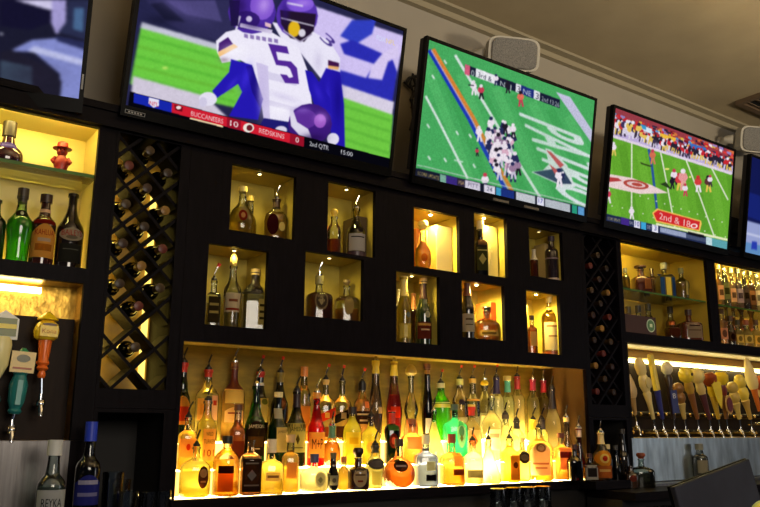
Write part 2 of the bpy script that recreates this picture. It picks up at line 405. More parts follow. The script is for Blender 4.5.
for z in (0.085, -0.02):
    x = 3.80
    while x < 5.35:
        MB().ball((x, 0.118, Z(z)), 0.010, pbr('brass_fitting', S(215, 185, 120), 0.2, metal=1.0), 10, 6).build('brass_nut', parent=tu); x += 0.082
MB().box(3.70, 6.2, -0.006, 0.02, Z(-0.285), Z(-0.0505)).build('steel_panel', pbr('bright_steel', (0.46, 0.52, 0.55), 0.36, metal=0.9, noise=(4, .35), bump=.04, stretch=(5, 1, 1.2)), tu)

# back counter below everything
bc = empty('back_counter'); tag(bc, 'low black counter running along the bottom of the back bar', 'counter')
MB().box(1.0505, 3.30, -0.55, 0.35, Z(-0.47), Z(-0.411)).build('worktop', BLACKM, bc)
MB().box(-1.0, 1.05, -0.55, -0.0045, Z(-0.47), Z(-0.351)).build('raised_worktop', BLACKM, bc)
MB().box(-1.0, 6.2, -0.50, 0.35, 0.0, Z(-0.471)).build('carcass', WOOD, bc)
MB().box(1.077, 3.36, 0.024, 0.05, Z(-0.41), Z(-0.301)).build('backsplash', BLACKM, bc)
rl = empty('side_counter'); tag(rl, 'dark counter shelf in front of the right steel panel', 'counter')
MB().box(3.31, 6.2, -0.30, 0.0, Z(-0.345), Z(-0.305)).build('worktop', WOODH, rl)
MB().box(3.31, 6.2, -0.22, 0.0, Z(-0.47), Z(-0.346)).build('apron', BLACKM, rl)
MB().box(3.71, 6.2, -0.10, -0.007, Z(-0.304), Z(-0.290)).build('riser', STEEL, rl)

# ------------------------------------------------------------------ televisions
def screen_mat():
    m, nt, out = nm('lit_screen'); a = nt.nodes.new('ShaderNodeVertexColor'); a.layer_name = 'picture'
    e = nt.nodes.new('ShaderNodeEmission'); e.inputs[1].default_value = 1.0
    nt.links.new(a.outputs[0], e.inputs[0]); nt.links.new(e.outputs[0], out.inputs[0]); return m
SCREEN = screen_mat()
def clip(poly, lo_u, hi_u, lo_v, hi_v):
    for ax, lim, sg in ((0, lo_u, 1), (0, hi_u, -1), (1, lo_v, 1), (1, hi_v, -1)):
        out = []
        for i, p in enumerate(poly):
            q = poly[(i+1) % len(poly)]; a, b = sg*(p[ax]-lim), sg*(q[ax]-lim)
            if a >= 0: out.append(p)
            if (a >= 0) != (b >= 0):
                t = a/(a-b); out.append((p[0]+t*(q[0]-p[0]), p[1]+t*(q[1]-p[1])))
        poly = out
        if len(poly) < 3: return []
    return poly
class Screen:
    """a flat picture on a television: shapes drawn on the screen's own plane, shown by a fine grid of coloured cells"""
    def __init__(s, label, br, W_, H, yaw=0, tilt=10, w_left=None, cols=460, o=None):
        y, t = math.radians(yaw), math.radians(tilt)
        s.u = np.array([math.cos(y), -math.sin(y), 0]); h = np.array([-math.sin(y), -math.cos(y), 0])
        s.v = h*math.sin(t) + np.array([0, 0, math.cos(t)]); s.n = np.cross(s.u, s.v)     # towards the room
        s.o = (at(*br, -0.055) - s.u*W_) if o is None else o; s.W, s.H = W_, H
        s.nc = cols; s.nr = int(cols*H/W_); s.img = np.zeros((s.nr, s.nc, 3)); s.du, s.dv = W_/s.nc, H/s.nr
        s.label = label
        s.rect(0, 0, W_, H, (10, 10, 40))
    def uv(s, px, py):
        d = (px-380)*CR + (253.5-py)*CU + FPX*CF; t = np.dot(s.o-EYE, s.n)/np.dot(d, s.n); p = EYE+d*t-s.o
        return (float(p@s.u), float(p@s.v))
    def put(s, poly, col):
        P = np.array(poly)/[s.du, s.dv]
        c0, r0 = np.floor(P.min(0)).astype(int); c1, r1 = np.ceil(P.max(0)).astype(int)
        c0, r0, c1, r1 = max(c0, 0), max(r0, 0), min(c1, s.nc), min(r1, s.nr)
        if c0 >= c1 or r0 >= r1: return
        cov = np.zeros((r1-r0, c1-c0))
        for sx in (.25, .75):
            for sy in (.25, .75):
                X, Y = np.meshgrid(np.arange(c0, c1)+sx, np.arange(r0, r1)+sy); ins = np.zeros(X.shape, bool)
                for k in range(len(P)):
                    (xa, ya), (xb, yb) = P[k-1], P[k]
                    if ya == yb: continue
                    ins ^= ((ya > Y) != (yb > Y)) & (X < (xb-xa)*(Y-ya)/(yb-ya)+xa)
                cov += ins*.25
        cov = cov[..., None]; s.img[r0:r1, c0:c1] = s.img[r0:r1, c0:c1]*(1-cov)+np.array(col, float)*cov
    def blur(s, k=1):
        for _ in range(k):
            for ax in (0, 1):
                a = np.concatenate([s.img.take([0], ax), s.img, s.img.take([-1], ax)], ax); n = s.img.shape[ax]
                s.img = a.take(range(0, n), ax)*.25+a.take(range(1, n+1), ax)*.5+a.take(range(2, n+2), ax)*.25
    def soft(s, cx, cy, rx, ry, col, amt=.5, rot=0):
        # a soft-edged blob of colour in the picture, centre and radii in photo pixels
        a = s.uv(cx, cy); b = s.uv(cx+rx*math.cos(rot), cy+rx*math.sin(rot)); c = s.uv(cx-ry*math.sin(rot), cy+ry*math.cos(rot))
        A = np.array([[b[0]-a[0], c[0]-a[0]], [b[1]-a[1], c[1]-a[1]]]); Ai = np.linalg.inv(A)
        X, Y = np.meshgrid((np.arange(s.nc)+.5)*s.du-a[0], (np.arange(s.nr)+.5)*s.dv-a[1])
        q = np.exp(-((Ai[0, 0]*X+Ai[0, 1]*Y)**2+(Ai[1, 0]*X+Ai[1, 1]*Y)**2)*1.4)[..., None]*amt
        s.img = s.img*(1-q)+np.array(col, float)*q
    def noise(s, amt, scale=3, seed=1):
        r = np.random.RandomState(seed); n = r.rand(s.nr//scale+2, s.nc//scale+2); n = np.kron(n, np.ones((scale, scale)))[:s.nr, :s.nc]-.5
        m = r.rand(s.nr, s.nc)-.5; s.img = np.clip(s.img*(1+amt*(n+.6*m)[..., None]), 0, 255)
    def rect(s, u0, v0, u1, v1, col): s.put([(u0, v0), (u1, v0), (u1, v1), (u0, v1)], col)
    def poly(s, pts, col): s.put([s.uv(*p) for p in pts], col)
    def ell(s, cx, cy, rx, ry, col, rot=0, n=16):
        c, q = math.cos(rot), math.sin(rot)
        s.poly([(cx+rx*math.cos(a)*c-ry*math.sin(a)*q, cy+rx*math.cos(a)*q+ry*math.sin(a)*c) for a in [2*math.pi*i/n for i in range(n)]], col)
    def line(s, pts, w, col):
        for (x0, y0), (x1, y1) in zip(pts, pts[1:]):
            L = math.hypot(x1-x0, y1-y0) or 1; nx, ny = -(y1-y0)/L*w/2, (x1-x0)/L*w/2
            s.poly([(x0+nx, y0+ny), (x1+nx, y1+ny), (x1-nx, y1-ny), (x0-nx, y0-ny)], col)
    def text(s, st, x0, y0, x1, y1, h, col, up=None):
        # lettering from (x0,y0) to (x1,y1) along its baseline, cap height h px
        vs, fs, w = text_mesh(st); rx, ry = (x1-x0)/w, (y1-y0)/w; ux, uy = up or (0.06*h, -h)
        for f in fs:
            s.put([s.uv(x0+rx*vs[i][0]+ux*vs[i][1], y0+ry*vs[i][0]+uy*vs[i][1]) for i in f], col)
    def man(s, x, y, h, shirt, pants, helm, lean=0.0):
        a = h*0.5
        s.poly([(x-.16*a, y), (x-.30*a, y+a*.95), (x-.08*a, y+a*.95), (x+.05*a, y+.3*a), (x+.2*a, y+a), (x+.42*a, y+.95*a), (x+.22*a, y)], pants)
        s.poly([(x-.34*a+lean, y-.62*a), (x+.30*a+lean, y-.62*a), (x+.45*a+lean, y-.2*a), (x+.24*a, y+.12*a), (x-.22*a, y+.12*a), (x-.45*a+lean, y-.15*a)], shirt)
        s.ell(x+lean*1.2, y-.80*a, .24*a, .24*a, helm, n=8)
    def done(s, bl_v=0.045):
        root = empty('television', s.o + s.u*s.W/2); tag(root, s.label, 'television', 'televisions above the bar')
        c = s.u*s.W/2; inv = -(s.o+c)
        def bb(u0, u1, v0, v1, n0, n1, mb, m=None):
            ctr = s.o + s.u*(u0+u1)/2 + s.v*(v0+v1)/2 + s.n*(n0+n1)/2 + inv
            mb.obox(ctr, s.u*(u1-u0)/2, s.n*(n1-n0)/2, s.v*(v1-v0)/2, m)
        mb = MB(); e = .016
        bb(-e, 0, -bl_v, s.H+e, -.02, .006, mb); bb(s.W, s.W+e, -bl_v, s.H+e, -.02, .006, mb); bb(0, s.W, s.H, s.H+e, -.02, .006, mb); bb(0, s.W, -bl_v, 0, -.02, .006, mb)
        mb.build('bezel', BLACK, root)
        mb = MB(); bb(-e*.8, s.W+e*.8, .035, s.H+e*.8, -.05, -.0201, mb); bb(.15*s.W, .85*s.W, .05, .6*s.H, -.085, -.0501, mb); mb.build('rear_housing', BLACKM, root)
        mb = MB()
        mid = s.o + s.u*s.W/2 + s.v*s.H*.45 - s.n*.086 + inv; wall = Vector((mid[0], WY-0.001-(s.o+c)[1], mid[2]))
        mb.tube([mid, wall], .03, BLACKM); mb.obox((mid[0], wall.y-.012, mid[2]), (.12, 0, 0), (0, .011, 0), (0, 0, .12), BLACKM); mb.build('wall_bracket', parent=root)
        s.img = np.clip(s.img, 0, 255)/255; lin = np.where(s.img <= .04045, s.img/12.92, ((s.img+.055)/1.055)**2.4)
        uu = np.linspace(0, s.W, s.nc+1); vv = np.linspace(0, s.H, s.nr+1); U, V = np.meshgrid(uu, vv)
        co = (s.o+inv)[None, None]+U[..., None]*s.u+V[..., None]*s.v+s.n*.0005
        idx = np.arange((s.nr+1)*(s.nc+1)).reshape(s.nr+1, s.nc+1)
        fa = np.stack([idx[:-1, :-1], idx[:-1, 1:], idx[1:, 1:], idx[1:, :-1]], -1).reshape(-1, 4)
        me = bpy.data.meshes.new('screen'); me.vertices.add(co.size//3); me.vertices.foreach_set('co', co.ravel())
        me.loops.add(fa.size); me.loops.foreach_set('vertex_index', fa.ravel()); me.polygons.add(len(fa)); me.polygons.foreach_set('loop_start', np.arange(len(fa))*4)
        me.update(calc_edges=True); me.validate()
        ca = me.color_attributes.new('picture', 'FLOAT_COLOR', 'POINT')
        pad = np.pad(lin, ((0, 1), (0, 1), (0, 0)), 'edge'); pad[1:-1, 1:-1] = (lin[:-1, :-1]+lin[1:, :-1]+lin[:-1, 1:]+lin[1:, 1:])/4
        ca.data.foreach_set('color', np.concatenate([pad, np.ones(pad.shape[:2]+(1,))], -1).astype(np.float32).ravel()); me.materials.append(SCREEN)
        o = bpy.data.objects.new('screen', me); COL.objects.link(o); o.parent = root
        return root, inv, bb

# the football close-up
t1 = Screen('large television showing a close-up of football players in white with a big number 5', (388.5, 168), 1.205, 0.645, cols=560)
t1.rect(0, 0, 2, 1, (36, 36, 72))
t1.poly([(146, 0), (240, 0), (236, 44), (190, 35), (165, 22)], (46, 44, 84)); t1.poly([(165, 0), (215, 0), (222, 22), (185, 14)], (74, 68, 120)); t1.poly([(150, 4), (163, 2), (185, 22), (165, 20)], (26, 26, 52))
t1.poly([(141, 26), (240, 54), (245, 110), (130, 84)], (108, 200, 66))
for i in range(5): t1.line([(139-i*1.5, 36+i*10), (235, 62+i*10)], 3.0, (92+10*(i % 2), 184, 56))
t1.line([(141, 25), (228, 50)], 6, (196, 196, 214)); t1.poly([(133, 76), (205, 96), (228, 118), (131, 95)], (206, 198, 216))
t1.ell(165, 68, 3, 1, (220, 240, 120))
t1.poly([(308, 4), (404, 36), (392, 100), (322, 78)], (206, 192, 240))
t1.poly([(352, 20), (376, 20), (372, 34), (356, 44), (340, 36)], (48, 62, 190))
t1.poly([(340, 44), (352, 40), (392, 58), (397, 72), (392, 104), (338, 88), (340, 70), (366, 78), (374, 64), (344, 54)], (42, 44, 176))
t1.poly([(372, 66), (382, 54), (398, 44), (399, 56), (388, 62), (382, 80), (368, 78)], (214, 200, 240))
t1.poly([(340, 84), (394, 102), (392, 116), (341, 98)], (214, 206, 226)); t1.poly([(341, 97), (393, 115), (389, 162), (335, 146)], (110, 198, 66))
for i in range(4): t1.line([(344, 106+i*11), (391, 121+i*11)], 3, (96, 182, 58))
t1.soft(180, 8, 30, 8, (96, 86, 150), .5, .5); t1.soft(160, 20, 16, 6, (20, 20, 44), .6)
t1.blur(5); t1.noise(.04, 4)
# player facing
t1.poly([(272, 22), (284, 44), (300, 52), (322, 80), (340, 74), (340, 58), (330, 42), (312, 31)], (232, 228, 246))
t1.poly([(326, 68), (340, 72), (344, 104), (345, 150), (332, 146), (329, 112), (316, 88)], (34, 22, 168))
t1.poly([(328, 60), (339, 63), (339, 67), (328, 66)], (64, 20, 70)); t1.poly([(328, 65.5), (339, 67), (338, 70), (328, 68.5)], (236, 180, 110))
t1.text('3', 319, 38, 330, 48, 9, (50, 30, 120), up=(7, -6))
t1.ell(297, 16, 21, 22, (84, 50, 170)); t1.ell(300, 4, 14, 8, (128, 86, 214)); t1.poly([(280, 10), (316, 14), (314, 30), (304, 42), (290, 38), (281, 24)], (34, 20, 44))
t1.ell(294, 29, 6, 8, (224, 180, 30)); t1.ell(302, 33, 3.5, 4, (214, 210, 224)); t1.line([(281, 18), (314, 26)], 1.2, (210, 206, 222)); t1.line([(283, 30), (300, 42), (312, 34)], 1.4, (170, 160, 190)); t1.line([(287, 3), (303, 6)], 2, (214, 206, 236))
t1.soft(303, 3, 9, 4, (190, 150, 240), .5); t1.soft(285, 12, 5, 12, (44, 20, 110), .6); t1.soft(318, 62, 5, 12, (198, 190, 220), .6); t1.soft(300, 58, 5, 8, (206, 198, 226), .5); t1.soft(338, 100, 5, 26, (20, 10, 120), .6); t1.soft(328, 105, 3, 24, (60, 44, 216), .6); t1.blur(1)
# player seen from behind
t1.poly([(226, 32), (243, 28), (271, 32), (299, 48), (308, 72), (312, 105), (310, 130), (264, 122), (261, 100), (253, 67), (240, 60), (222, 63), (217, 52), (216, 41)], (236, 232, 248))
t1.poly([(262, 70), (300, 80), (296, 86), (263, 78)], (214, 208, 234)); t1.poly([(262, 98), (306, 110), (304, 114), (264, 104)], (218, 212, 236)); t1.poly([(256, 62), (268, 66), (270, 120), (264, 120), (260, 92)], (206, 196, 232))
t1.poly([(219, 43), (228, 37), (233, 44), (218, 52)], (66, 26, 110)); t1.poly([(218, 52), (234, 44), (238, 47), (219, 57)], (244, 190, 120))
t1.poly([(231, 59), (252, 65), (263, 99), (258, 120), (229, 116), (242, 92), (238, 84), (217, 98), (212, 91), (229, 72)], (36, 24, 176))
t1.poly([(252, 65), (263, 99), (260, 108), (252, 92), (246, 66)], (26, 14, 130))
t1.ell(208, 99, 9, 7, (226, 222, 240)); t1.ell(203, 102, 4, 5, (206, 200, 226))
t1.soft(246, 78, 5, 14, (66, 48, 224), .6, .3); t1.soft(232, 84, 3, 10, (70, 50, 220), .5, .7); t1.soft(235, 50, 14, 7, (250, 248, 255), .5); t1.soft(262, 92, 5, 26, (196, 184, 226), .7); t1.soft(284, 97, 18, 4, (206, 198, 230), .6, .3); t1.soft(300, 112, 10, 5, (200, 190, 226), .6); t1.soft(280, 110, 12, 5, (250, 248, 255), .5); t1.soft(224, 60, 6, 3, (120, 90, 110), .5)
t1.poly([(305, 70), (312, 72), (330, 98), (331, 114), (316, 110), (309, 90)], (34, 22, 170))
t1.poly([(268, 43.5), (287, 46.5), (289, 54), (276, 51.7), (278, 60), (291, 61.5), (297, 68), (299, 84), (285, 83), (280, 74), (287, 75), (289, 78), (293, 77), (290, 69), (287, 66.5), (276, 65)], (82, 40, 150))
for i in range(6): t1.poly([(244+i*6, 33.5+i), (248+i*6, 34.5+i), (248+i*6, 38.5+i), (244+i*6, 37.5+i)], (140, 120, 180))
t1.ell(252, 12, 24, 22, (74, 42, 158)); t1.ell(262, 6, 12, 14, (128, 84, 206)); t1.ell(246, 20, 14, 9, (48, 24, 110)); t1.line([(240, 25), (272, 32)], 4, (214, 204, 232)); t1.line([(240, 16), (236, 30)], 2, (220, 214, 236))
t1.ell(249, 19, 3, 3, (210, 200, 230)); t1.poly([(265, 22), (271, 24), (271, 28), (265, 26)], (230, 190, 200)); t1.poly([(229, 0), (240, 0), (238, 26), (231, 26)], (30, 20, 66))
t1.poly([(264, 118), (302, 124), (294, 138), (258, 128)], (30, 26, 110))
t1.soft(264, 5, 7, 10, (196, 160, 240), .7, .3); t1.soft(240, 6, 8, 12, (36, 16, 84), .7); t1.soft(252, 26, 14, 4, (40, 20, 90), .5, .2); t1.soft(318, 92, 4, 12, (62, 44, 214), .5, -.4)
# the third helmet
t1.ell(310, 124, 22, 20.5, (60, 26, 120)); t1.ell(304, 119, 13, 10, (92, 46, 150)); t1.ell(320, 121, 6, 7, (150, 84, 190))
t1.poly([(289, 108), (293, 110), (297, 122), (308, 129), (312, 139), (300, 136), (291, 126)], (220, 214, 234)); t1.ell(333, 139, 6, 6, (224, 220, 238)); t1.ell(281, 130, 6, 4, (216, 210, 230))
t1.soft(321, 118, 7, 6, (200, 140, 236), .7); t1.soft(303, 110, 9, 4, (130, 90, 190), .6); t1.soft(313, 138, 14, 5, (34, 12, 76), .7); t1.blur(1)
# score strip
def band(sc, x0, x1, col, y0=lambda x: 93.2+(x-134.5)*.2585, h=9.6): sc.poly([(x0, y0(x0)), (x1, y0(x1)), (x1-.4, y0(x1)+h), (x0-.4, y0(x0)+h)], col)
yt = lambda x: 93.2+(x-134.5)*.2585
t1.poly([(130, 91.4), (392, 159), (392, 172), (128, 106)], (6, 6, 14))
band(t1, 134, 172, (22, 38, 168)); band(t1, 172, 304, (206, 28, 48)); band(t1, 227, 241, (150, 16, 40)); band(t1, 290, 304, (150, 16, 40))
t1.poly([(149, 97.6), (159, 100), (158.6, 106), (153.4, 107.6), (148.6, 103.4)], (226, 222, 240)); t1.text('NFL', 149.4, 104.6, 158.4, 107, 4, (200, 30, 60))
t1.poly([(174, 104.5), (183, 107), (182, 112), (175, 110)], (120, 10, 30)); t1.ell(178.6, 107.6, 2.4, 1.6, (240, 220, 220))
t1.text('BUCCANEERS', 191, 115.5, 223, 123.8, 4.6, (244, 226, 226)); t1.line([(190, 118.2), (223, 126.6)], 1.4, (240, 214, 170))
t1.text('10', 230, 125.6, 238, 127.6, 5.4, (250, 244, 244)); t1.ell(248.5, 127.8, 5.4, 4.6, (236, 230, 220)); t1.ell(249.5, 127.9, 3.2, 3.2, (110, 30, 40))
t1.text('REDSKINS', 259, 132.6, 284, 139, 4.6, (246, 226, 226)); t1.text('0', 295.4, 142, 298.6, 142.8, 5, (250, 244, 244))
t1.text('2nd QTR', 309.4, 145.6, 328.6, 150.4, 4.4, (232, 232, 240)); t1.text('15:00', 341, 153.8, 352.4, 156.6, 4.2, (232, 232, 240))
t1.text('FOX', 376.5, 39.6, 385, 42.4, 4.6, (210, 226, 250)); t1.text('NFL', 386, 43, 395, 45.6, 4.6, (240, 214, 120))
t1.noise(.03, 2, 5); tv1, inv1, bb1 = t1.done(.040)
mb = MB()
for b in ((.0, .075, -.029, -.0275), (.0, .075, -.0165, -.015), (.0, .0018, -.029, -.015), (.0732, .075, -.029, -.015)): bb1(*b, .0061, .0066, mb)
for i in range(5): bb1(.012+i*.011, .019+i*.011, -.025, -.019, .0061, .0065, mb)
mb.build('sticker', flat((150, 150, 150)), tv1)

# the goal-line play
t2 = Screen('television showing a football pile-up on green turf with a helmet emblem in the end zone', (584.4, 216), 1.195, 0.655)
t2.rect(0, 0, 2, 1, (70, 166, 92))
for i in range(9): t2.line([(424+i*18, 60+i*7), (470+i*18, 180+i*4)], 9, (62, 158, 84) if i % 2 else (80, 176, 100))
WH = (214, 226, 222)
t2.line([(455, 55), (492.5, 117.3), (521.8, 168), (541, 199)], 2.6, WH); t2.line([(425.5, 96), (438, 119.6), (467.6, 178.5)], 2.2, WH)
t2.line([(429, 50), (469.2, 119), (482.7, 146.6), (508, 194)], 4.0, (28, 52, 176)); t2.line([(433, 49), (474, 119), (487.5, 146), (513, 193)], 3.6, (214, 128, 52)); t2.line([(431, 50), (471.4, 119), (485, 146), (510, 193)], 1, (190, 170, 190))
for x, y in ((427, 124), (456, 131), (469, 134), (428, 156), (444, 158), (458, 161), (473, 164), (432, 75), (444, 60)): t2.line([(x, y), (x+2.4, y+4)], 1.6, WH)
t2.line([(454, 160), (463, 162)], 1, WH)
t2.poly([(556, 92), (570, 97), (592.5, 131), (591.5, 143)], (200, 192, 228))
for dx, dy in ((0, 0), (.8, 1.4), (-.6, 1.2), (.3, .7)): t2.text('PATRIOTS', 519+dx, 112+dy, 575+dx, 224+dy, 1, (222, 226, 234), up=(63, 25))
t2.poly([(545, 148), (551, 150), (567, 165), (575, 187), (562, 186), (531, 172), (543, 170), (549, 164)], (226, 226, 234))
t2.poly([(546, 150), (551, 152), (564, 165), (560, 168)], (206, 66, 84)); t2.poly([(533, 172), (546, 170), (562, 168), (572, 184), (560, 184)], (46, 52, 92)); t2.poly([(549, 164), (560, 172), (556, 176)], (206, 66, 84))
t2.soft(540, 150, 60, 60, (84, 170, 96), .25); t2.blur(1)
# score bug
sb = lambda x: 64.5 + (x-466)*.375
def seg(x0, x1, col, h=8.6): t2.poly([(x0, sb(x0)), (x1, sb(x1)), (x1-.5, sb(x1)+h), (x0-.5, sb(x0)+h)], col)
seg(465, 560, (24, 28, 52)); seg(465, 470, (206, 90, 120), 10); seg(476, 497.5, (232, 232, 238)); seg(516, 521, (226, 226, 234)); seg(534, 540, (226, 226, 234)); seg(521, 534, (30, 44, 120))
t2.text('0', 471, 75.6, 474, 76.6, 6, WH); t2.text('3rd & 1', 478, 76.8, 495, 83.4, 5, (30, 30, 50)); t2.text('NYJ', 500, 85.6, 511, 89.8, 5, WH); t2.text('3', 517, 91.6, 520, 92.6, 6, (30, 30, 50))
t2.text('NE', 523, 93.6, 531, 96.6, 5, WH); t2.text('3', 535.4, 98.6, 538.6, 99.6, 6, (30, 30, 50)); t2.text('2nd 13:26', 541.4, 100.6, 559, 107.4, 4.6, WH)
WS, RD, NV, BK = (232, 222, 232), (196, 60, 84), (38, 42, 84), (32, 26, 40)
for x, y, h, a, b, c in ((473.5, 88, 15, WS, WS, WS), (481, 92, 15, RD, BK, WS), (496, 80, 12, WS, NV, NV), (507.5, 87, 13, BK, BK, BK), (520.5, 99, 16, (220, 110, 90), RD, BK)): t2.man(x, y, h, a, b, c)
t2.line([(468, 85), (474, 85.5)], 1, BK)
for i in range(46):
    f = i/46; x = 482 + RND.random()*26 + f*14; y = 124 + f*46 + RND.random()*8
    if x > 522: x -= 12
    t2.man(x, y, 13+RND.random()*6, RND.choice([WS, WS, (214, 170, 190), NV, (150, 120, 150)]), RND.choice([WS, BK, NV, (196, 190, 210)]), RND.choice([WS, WS, NV, BK]), RND.uniform(-3, 3))
t2.man(505, 128, 14, BK, BK, WS); t2.man(513, 131, 15, WS, BK, WS); t2.man(479, 134, 16, WS, WS, WS); t2.man(477, 152, 9, RD, BK, NV); t2.man(485, 182, 18, WS, NV, RD); t2.man(559, 178, 19, WS, WS, NV); t2.man(563, 176, 9, NV, NV, WS)
# ticker
tb = lambda x: 168.6 + (x-417)*.2335
def tk(x0, x1, col, dy=0, h=8.2): t2.poly([(x0, tb(x0)+dy), (x1, tb(x1)+dy), (x1, tb(x1)+h), (x0, tb(x0)+h)], col)
t2.line([(417, 164.8), (500, 185), (586, 206)], .8, (190, 200, 196)); tk(414, 590, (22, 26, 44), -.6, 12); tk(440, 446, (120, 170, 150)); tk(446, 457, (56, 40, 120)); tk(457, 465, (44, 36, 60)); tk(465, 480, (206, 200, 216)); tk(484, 495, (214, 210, 224)); tk(496, 501, (60, 150, 190)); tk(501, 514, (28, 48, 120)); tk(516, 535, (190, 194, 200)); tk(537, 544, (222, 222, 236)); tk(545, 570, (176, 182, 190)); tk(572, 577, (40, 150, 120)); tk(578, 584, (90, 150, 200))
t2.text('SCORE UPDATE', 417.5, 174.6, 439, 180, 3.4, (238, 206, 110)); t2.text('MIA', 458.6, 183.8, 464, 185.2, 3.6, (240, 200, 120)); t2.text('17', 538.4, 202.6, 542.6, 203.6, 4.4, (40, 40, 140)); t2.text('PITT', 468, 186, 478, 188.6, 4, (90, 80, 110)); t2.text('24', 486.6, 190.6, 492, 192, 4.4, (60, 60, 90))
t2.blur(1); t2.noise(.12, 2, 6); tv2, inv2, bb2 = t2.done(.036)
for a in (.50, .72):
    mb = MB(); bb2(a, a+.11, -.030, -.018, .0061, .0068, mb); mb.build('sticker', flat((120, 112, 100)), tv2)

# the stadium play
t3 = Screen('television showing a football field with crowded red sideline and red banner', (726.7, 249.4), 1.225, 0.655)
t3.rect(0, 0, 2, 1, (98, 164, 46))
for i in range(8): t3.line([(604+i*18, 140+i*5), (618+i*18, 225+i*4)], 8, (90, 154, 42) if i % 2 else (106, 172, 52))
ey = lambda x: 136 + (x-612)*.315
t3.poly([(606, 100), (736, 140), (736, ey(736)), (606, ey(606))], (150, 60, 70))
cols = [(196, 40, 48), (214, 60, 60), (236, 220, 226), (40, 36, 60), (224, 180, 60), (90, 150, 200), (150, 130, 190), (206, 110, 60), (120, 26, 40)]
for i in range(260):
    x = 611 + RND.random()*121; d = RND.random(); y = ey(x) - 24 + d*13; w = 1.4+RND.random()*3.5
    t3.poly([(x, y), (x+w, y+w*.3), (x+w, y+w*.3+1.6+RND.random()*2), (x, y+2)], RND.choice(cols))
t3.poly([(640, 125), (652, 129), (652, 134), (640, 130)], (206, 226, 240)); t3.poly([(660, 133), (676, 138), (675, 142), (660, 137)], (236, 186, 60)); t3.poly([(690, 143), (706, 148), (706, 153), (690, 148)], (60, 110, 190)); t3.poly([(628, 120), (646, 126), (646, 130), (628, 124)], (60, 150, 200))
t3.poly([(606, ey(606)-9), (736, ey(736)-8), (736, ey(736)), (606, ey(606))], (186, 170, 214))
for i in range(75):
    x = 613 + i*1.57 + RND.random(); far = x > 655
    t3.man(x, ey(x)-6.5-RND.random()*4 - (4 if x < 640 else 0), 9+RND.random()*4 + (4 if x < 640 else 0), RND.choice([(40, 34, 50), (40, 34, 50), (196, 40, 50), (232, 226, 236)] if far else [(196, 60, 60), (232, 226, 236), (224, 190, 90), (60, 50, 90)]), RND.choice([(222, 190, 90), (60, 50, 70), (214, 206, 226)]), RND.choice([(190, 40, 50), (230, 224, 236), (50, 40, 60)]))
t3.line([(611, ey(611)), (732, ey(732))], 2.6, (222, 208, 226))
WG = (214, 222, 196)
t3.line([(631.7, 143), (631.5, 213)], 1.4, WG); t3.line([(660.5, 152), (665.7, 178), (675, 228)], 1.4, WG); t3.line([(686, 160), (700, 197), (714, 236)], 1.4, WG); t3.line([(711, 167), (728, 200)], 1.4, WG)
t3.line([(648.6, 149), (652, 167), (657, 211)], 2.4, (44, 84, 150))
for i in range(12): t3.ell(612+i*10.3, 206+i*2.9-(i % 2), .8, .6, WG); t3.ell(640+i*8.2, 196+i*2.6, .8, .6, WG)
t3.poly([(609, 174), (632, 178), (650, 184.5), (668, 193), (640, 194), (608, 187)], (232, 206, 206)); t3.ell(636, 184.5, 13, 4.4, (176, 70, 60), .17); t3.ell(636, 184.5, 9.5, 2.6, (226, 196, 196), .17); t3.ell(637, 184.6, 5.6, 1.7, (176, 70, 60), .17); t3.poly([(609, 177), (618, 178), (622, 181), (609, 182)], (176, 60, 60))
t3.poly([(660, 184), (676, 192), (684, 196), (672, 190), (666, 182)], (40, 60, 30)); t3.poly([(640, 162), (652, 166), (650, 167), (641, 164)], (50, 70, 30))
for x, y, h, a, b, c in ((613.5, 149, 14, WS, (214, 190, 90), WS), (652.5, 157, 15, (206, 110, 80), (206, 120, 90), RD), (608, 196, 15, RD, WS, WS), (631.5, 213, 13, WS, WS, WS), (674, 177, 16, WS, BK, RD), (679, 182, 18, (206, 60, 70), (224, 190, 80), (200, 50, 60)), (683, 180, 22, (226, 150, 150), (226, 160, 150), WS), (672, 183, 12, BK, BK, BK), (685, 190, 13, WS, RD, RD), (698, 184, 17, (206, 60, 60), WS, (200, 50, 50)), (708, 184, 17, (90, 50, 50), (224, 190, 80), BK), (710, 181, 12, WS, (60, 50, 60), RD)): t3.man(x, y, h, a, b, c)
t3.ell(667, 169, 2.4, .9, (240, 226, 120)); t3.ell(690, 177, 1, 1, (240, 226, 120))
t3.poly([(652, 213), (657, 208.4), (662, 210), (701, 220.6), (701.6, 224), (699.6, 231.6), (656, 222)], (240, 190, 90)); t3.poly([(653.5, 213.4), (658, 210), (700, 221.6), (698.6, 230), (656.6, 220.6)], (206, 40, 44))
t3.text('2nd & 18', 659, 218.8, 690, 227.6, 6.4, (246, 226, 220)); t3.ell(694, 226, 3.6, 2.4, (246, 230, 226)); t3.ell(694, 226, 2.2, 1.3, (206, 40, 44))
t3.line([(656, 224), (680, 229), (728, 240)], 2.2, (230, 232, 190))
kb = lambda x: 213.6 + (x-606)*.2300
def tk3(x0, x1, col, a=0, h=9): t3.poly([(x0, kb(x0)+a), (x1, kb(x1)+a), (x1, kb(x1)+h), (x0, kb(x0)+h)], col)
tk3(602, 732, (30, 40, 74), 0, 12); tk3(621, 629, (64, 40, 130)); tk3(634, 640, (220, 220, 236)); tk3(641, 646, (60, 160, 210)); tk3(652, 658, (226, 226, 240)); tk3(660, 686, (150, 160, 190), 1, 6); tk3(686, 706, (70, 80, 110), 2, 6); tk3(688, 704, (16, 18, 26), -1, 2); tk3(706, 712, (190, 214, 220)); tk3(712, 728, (90, 160, 170))
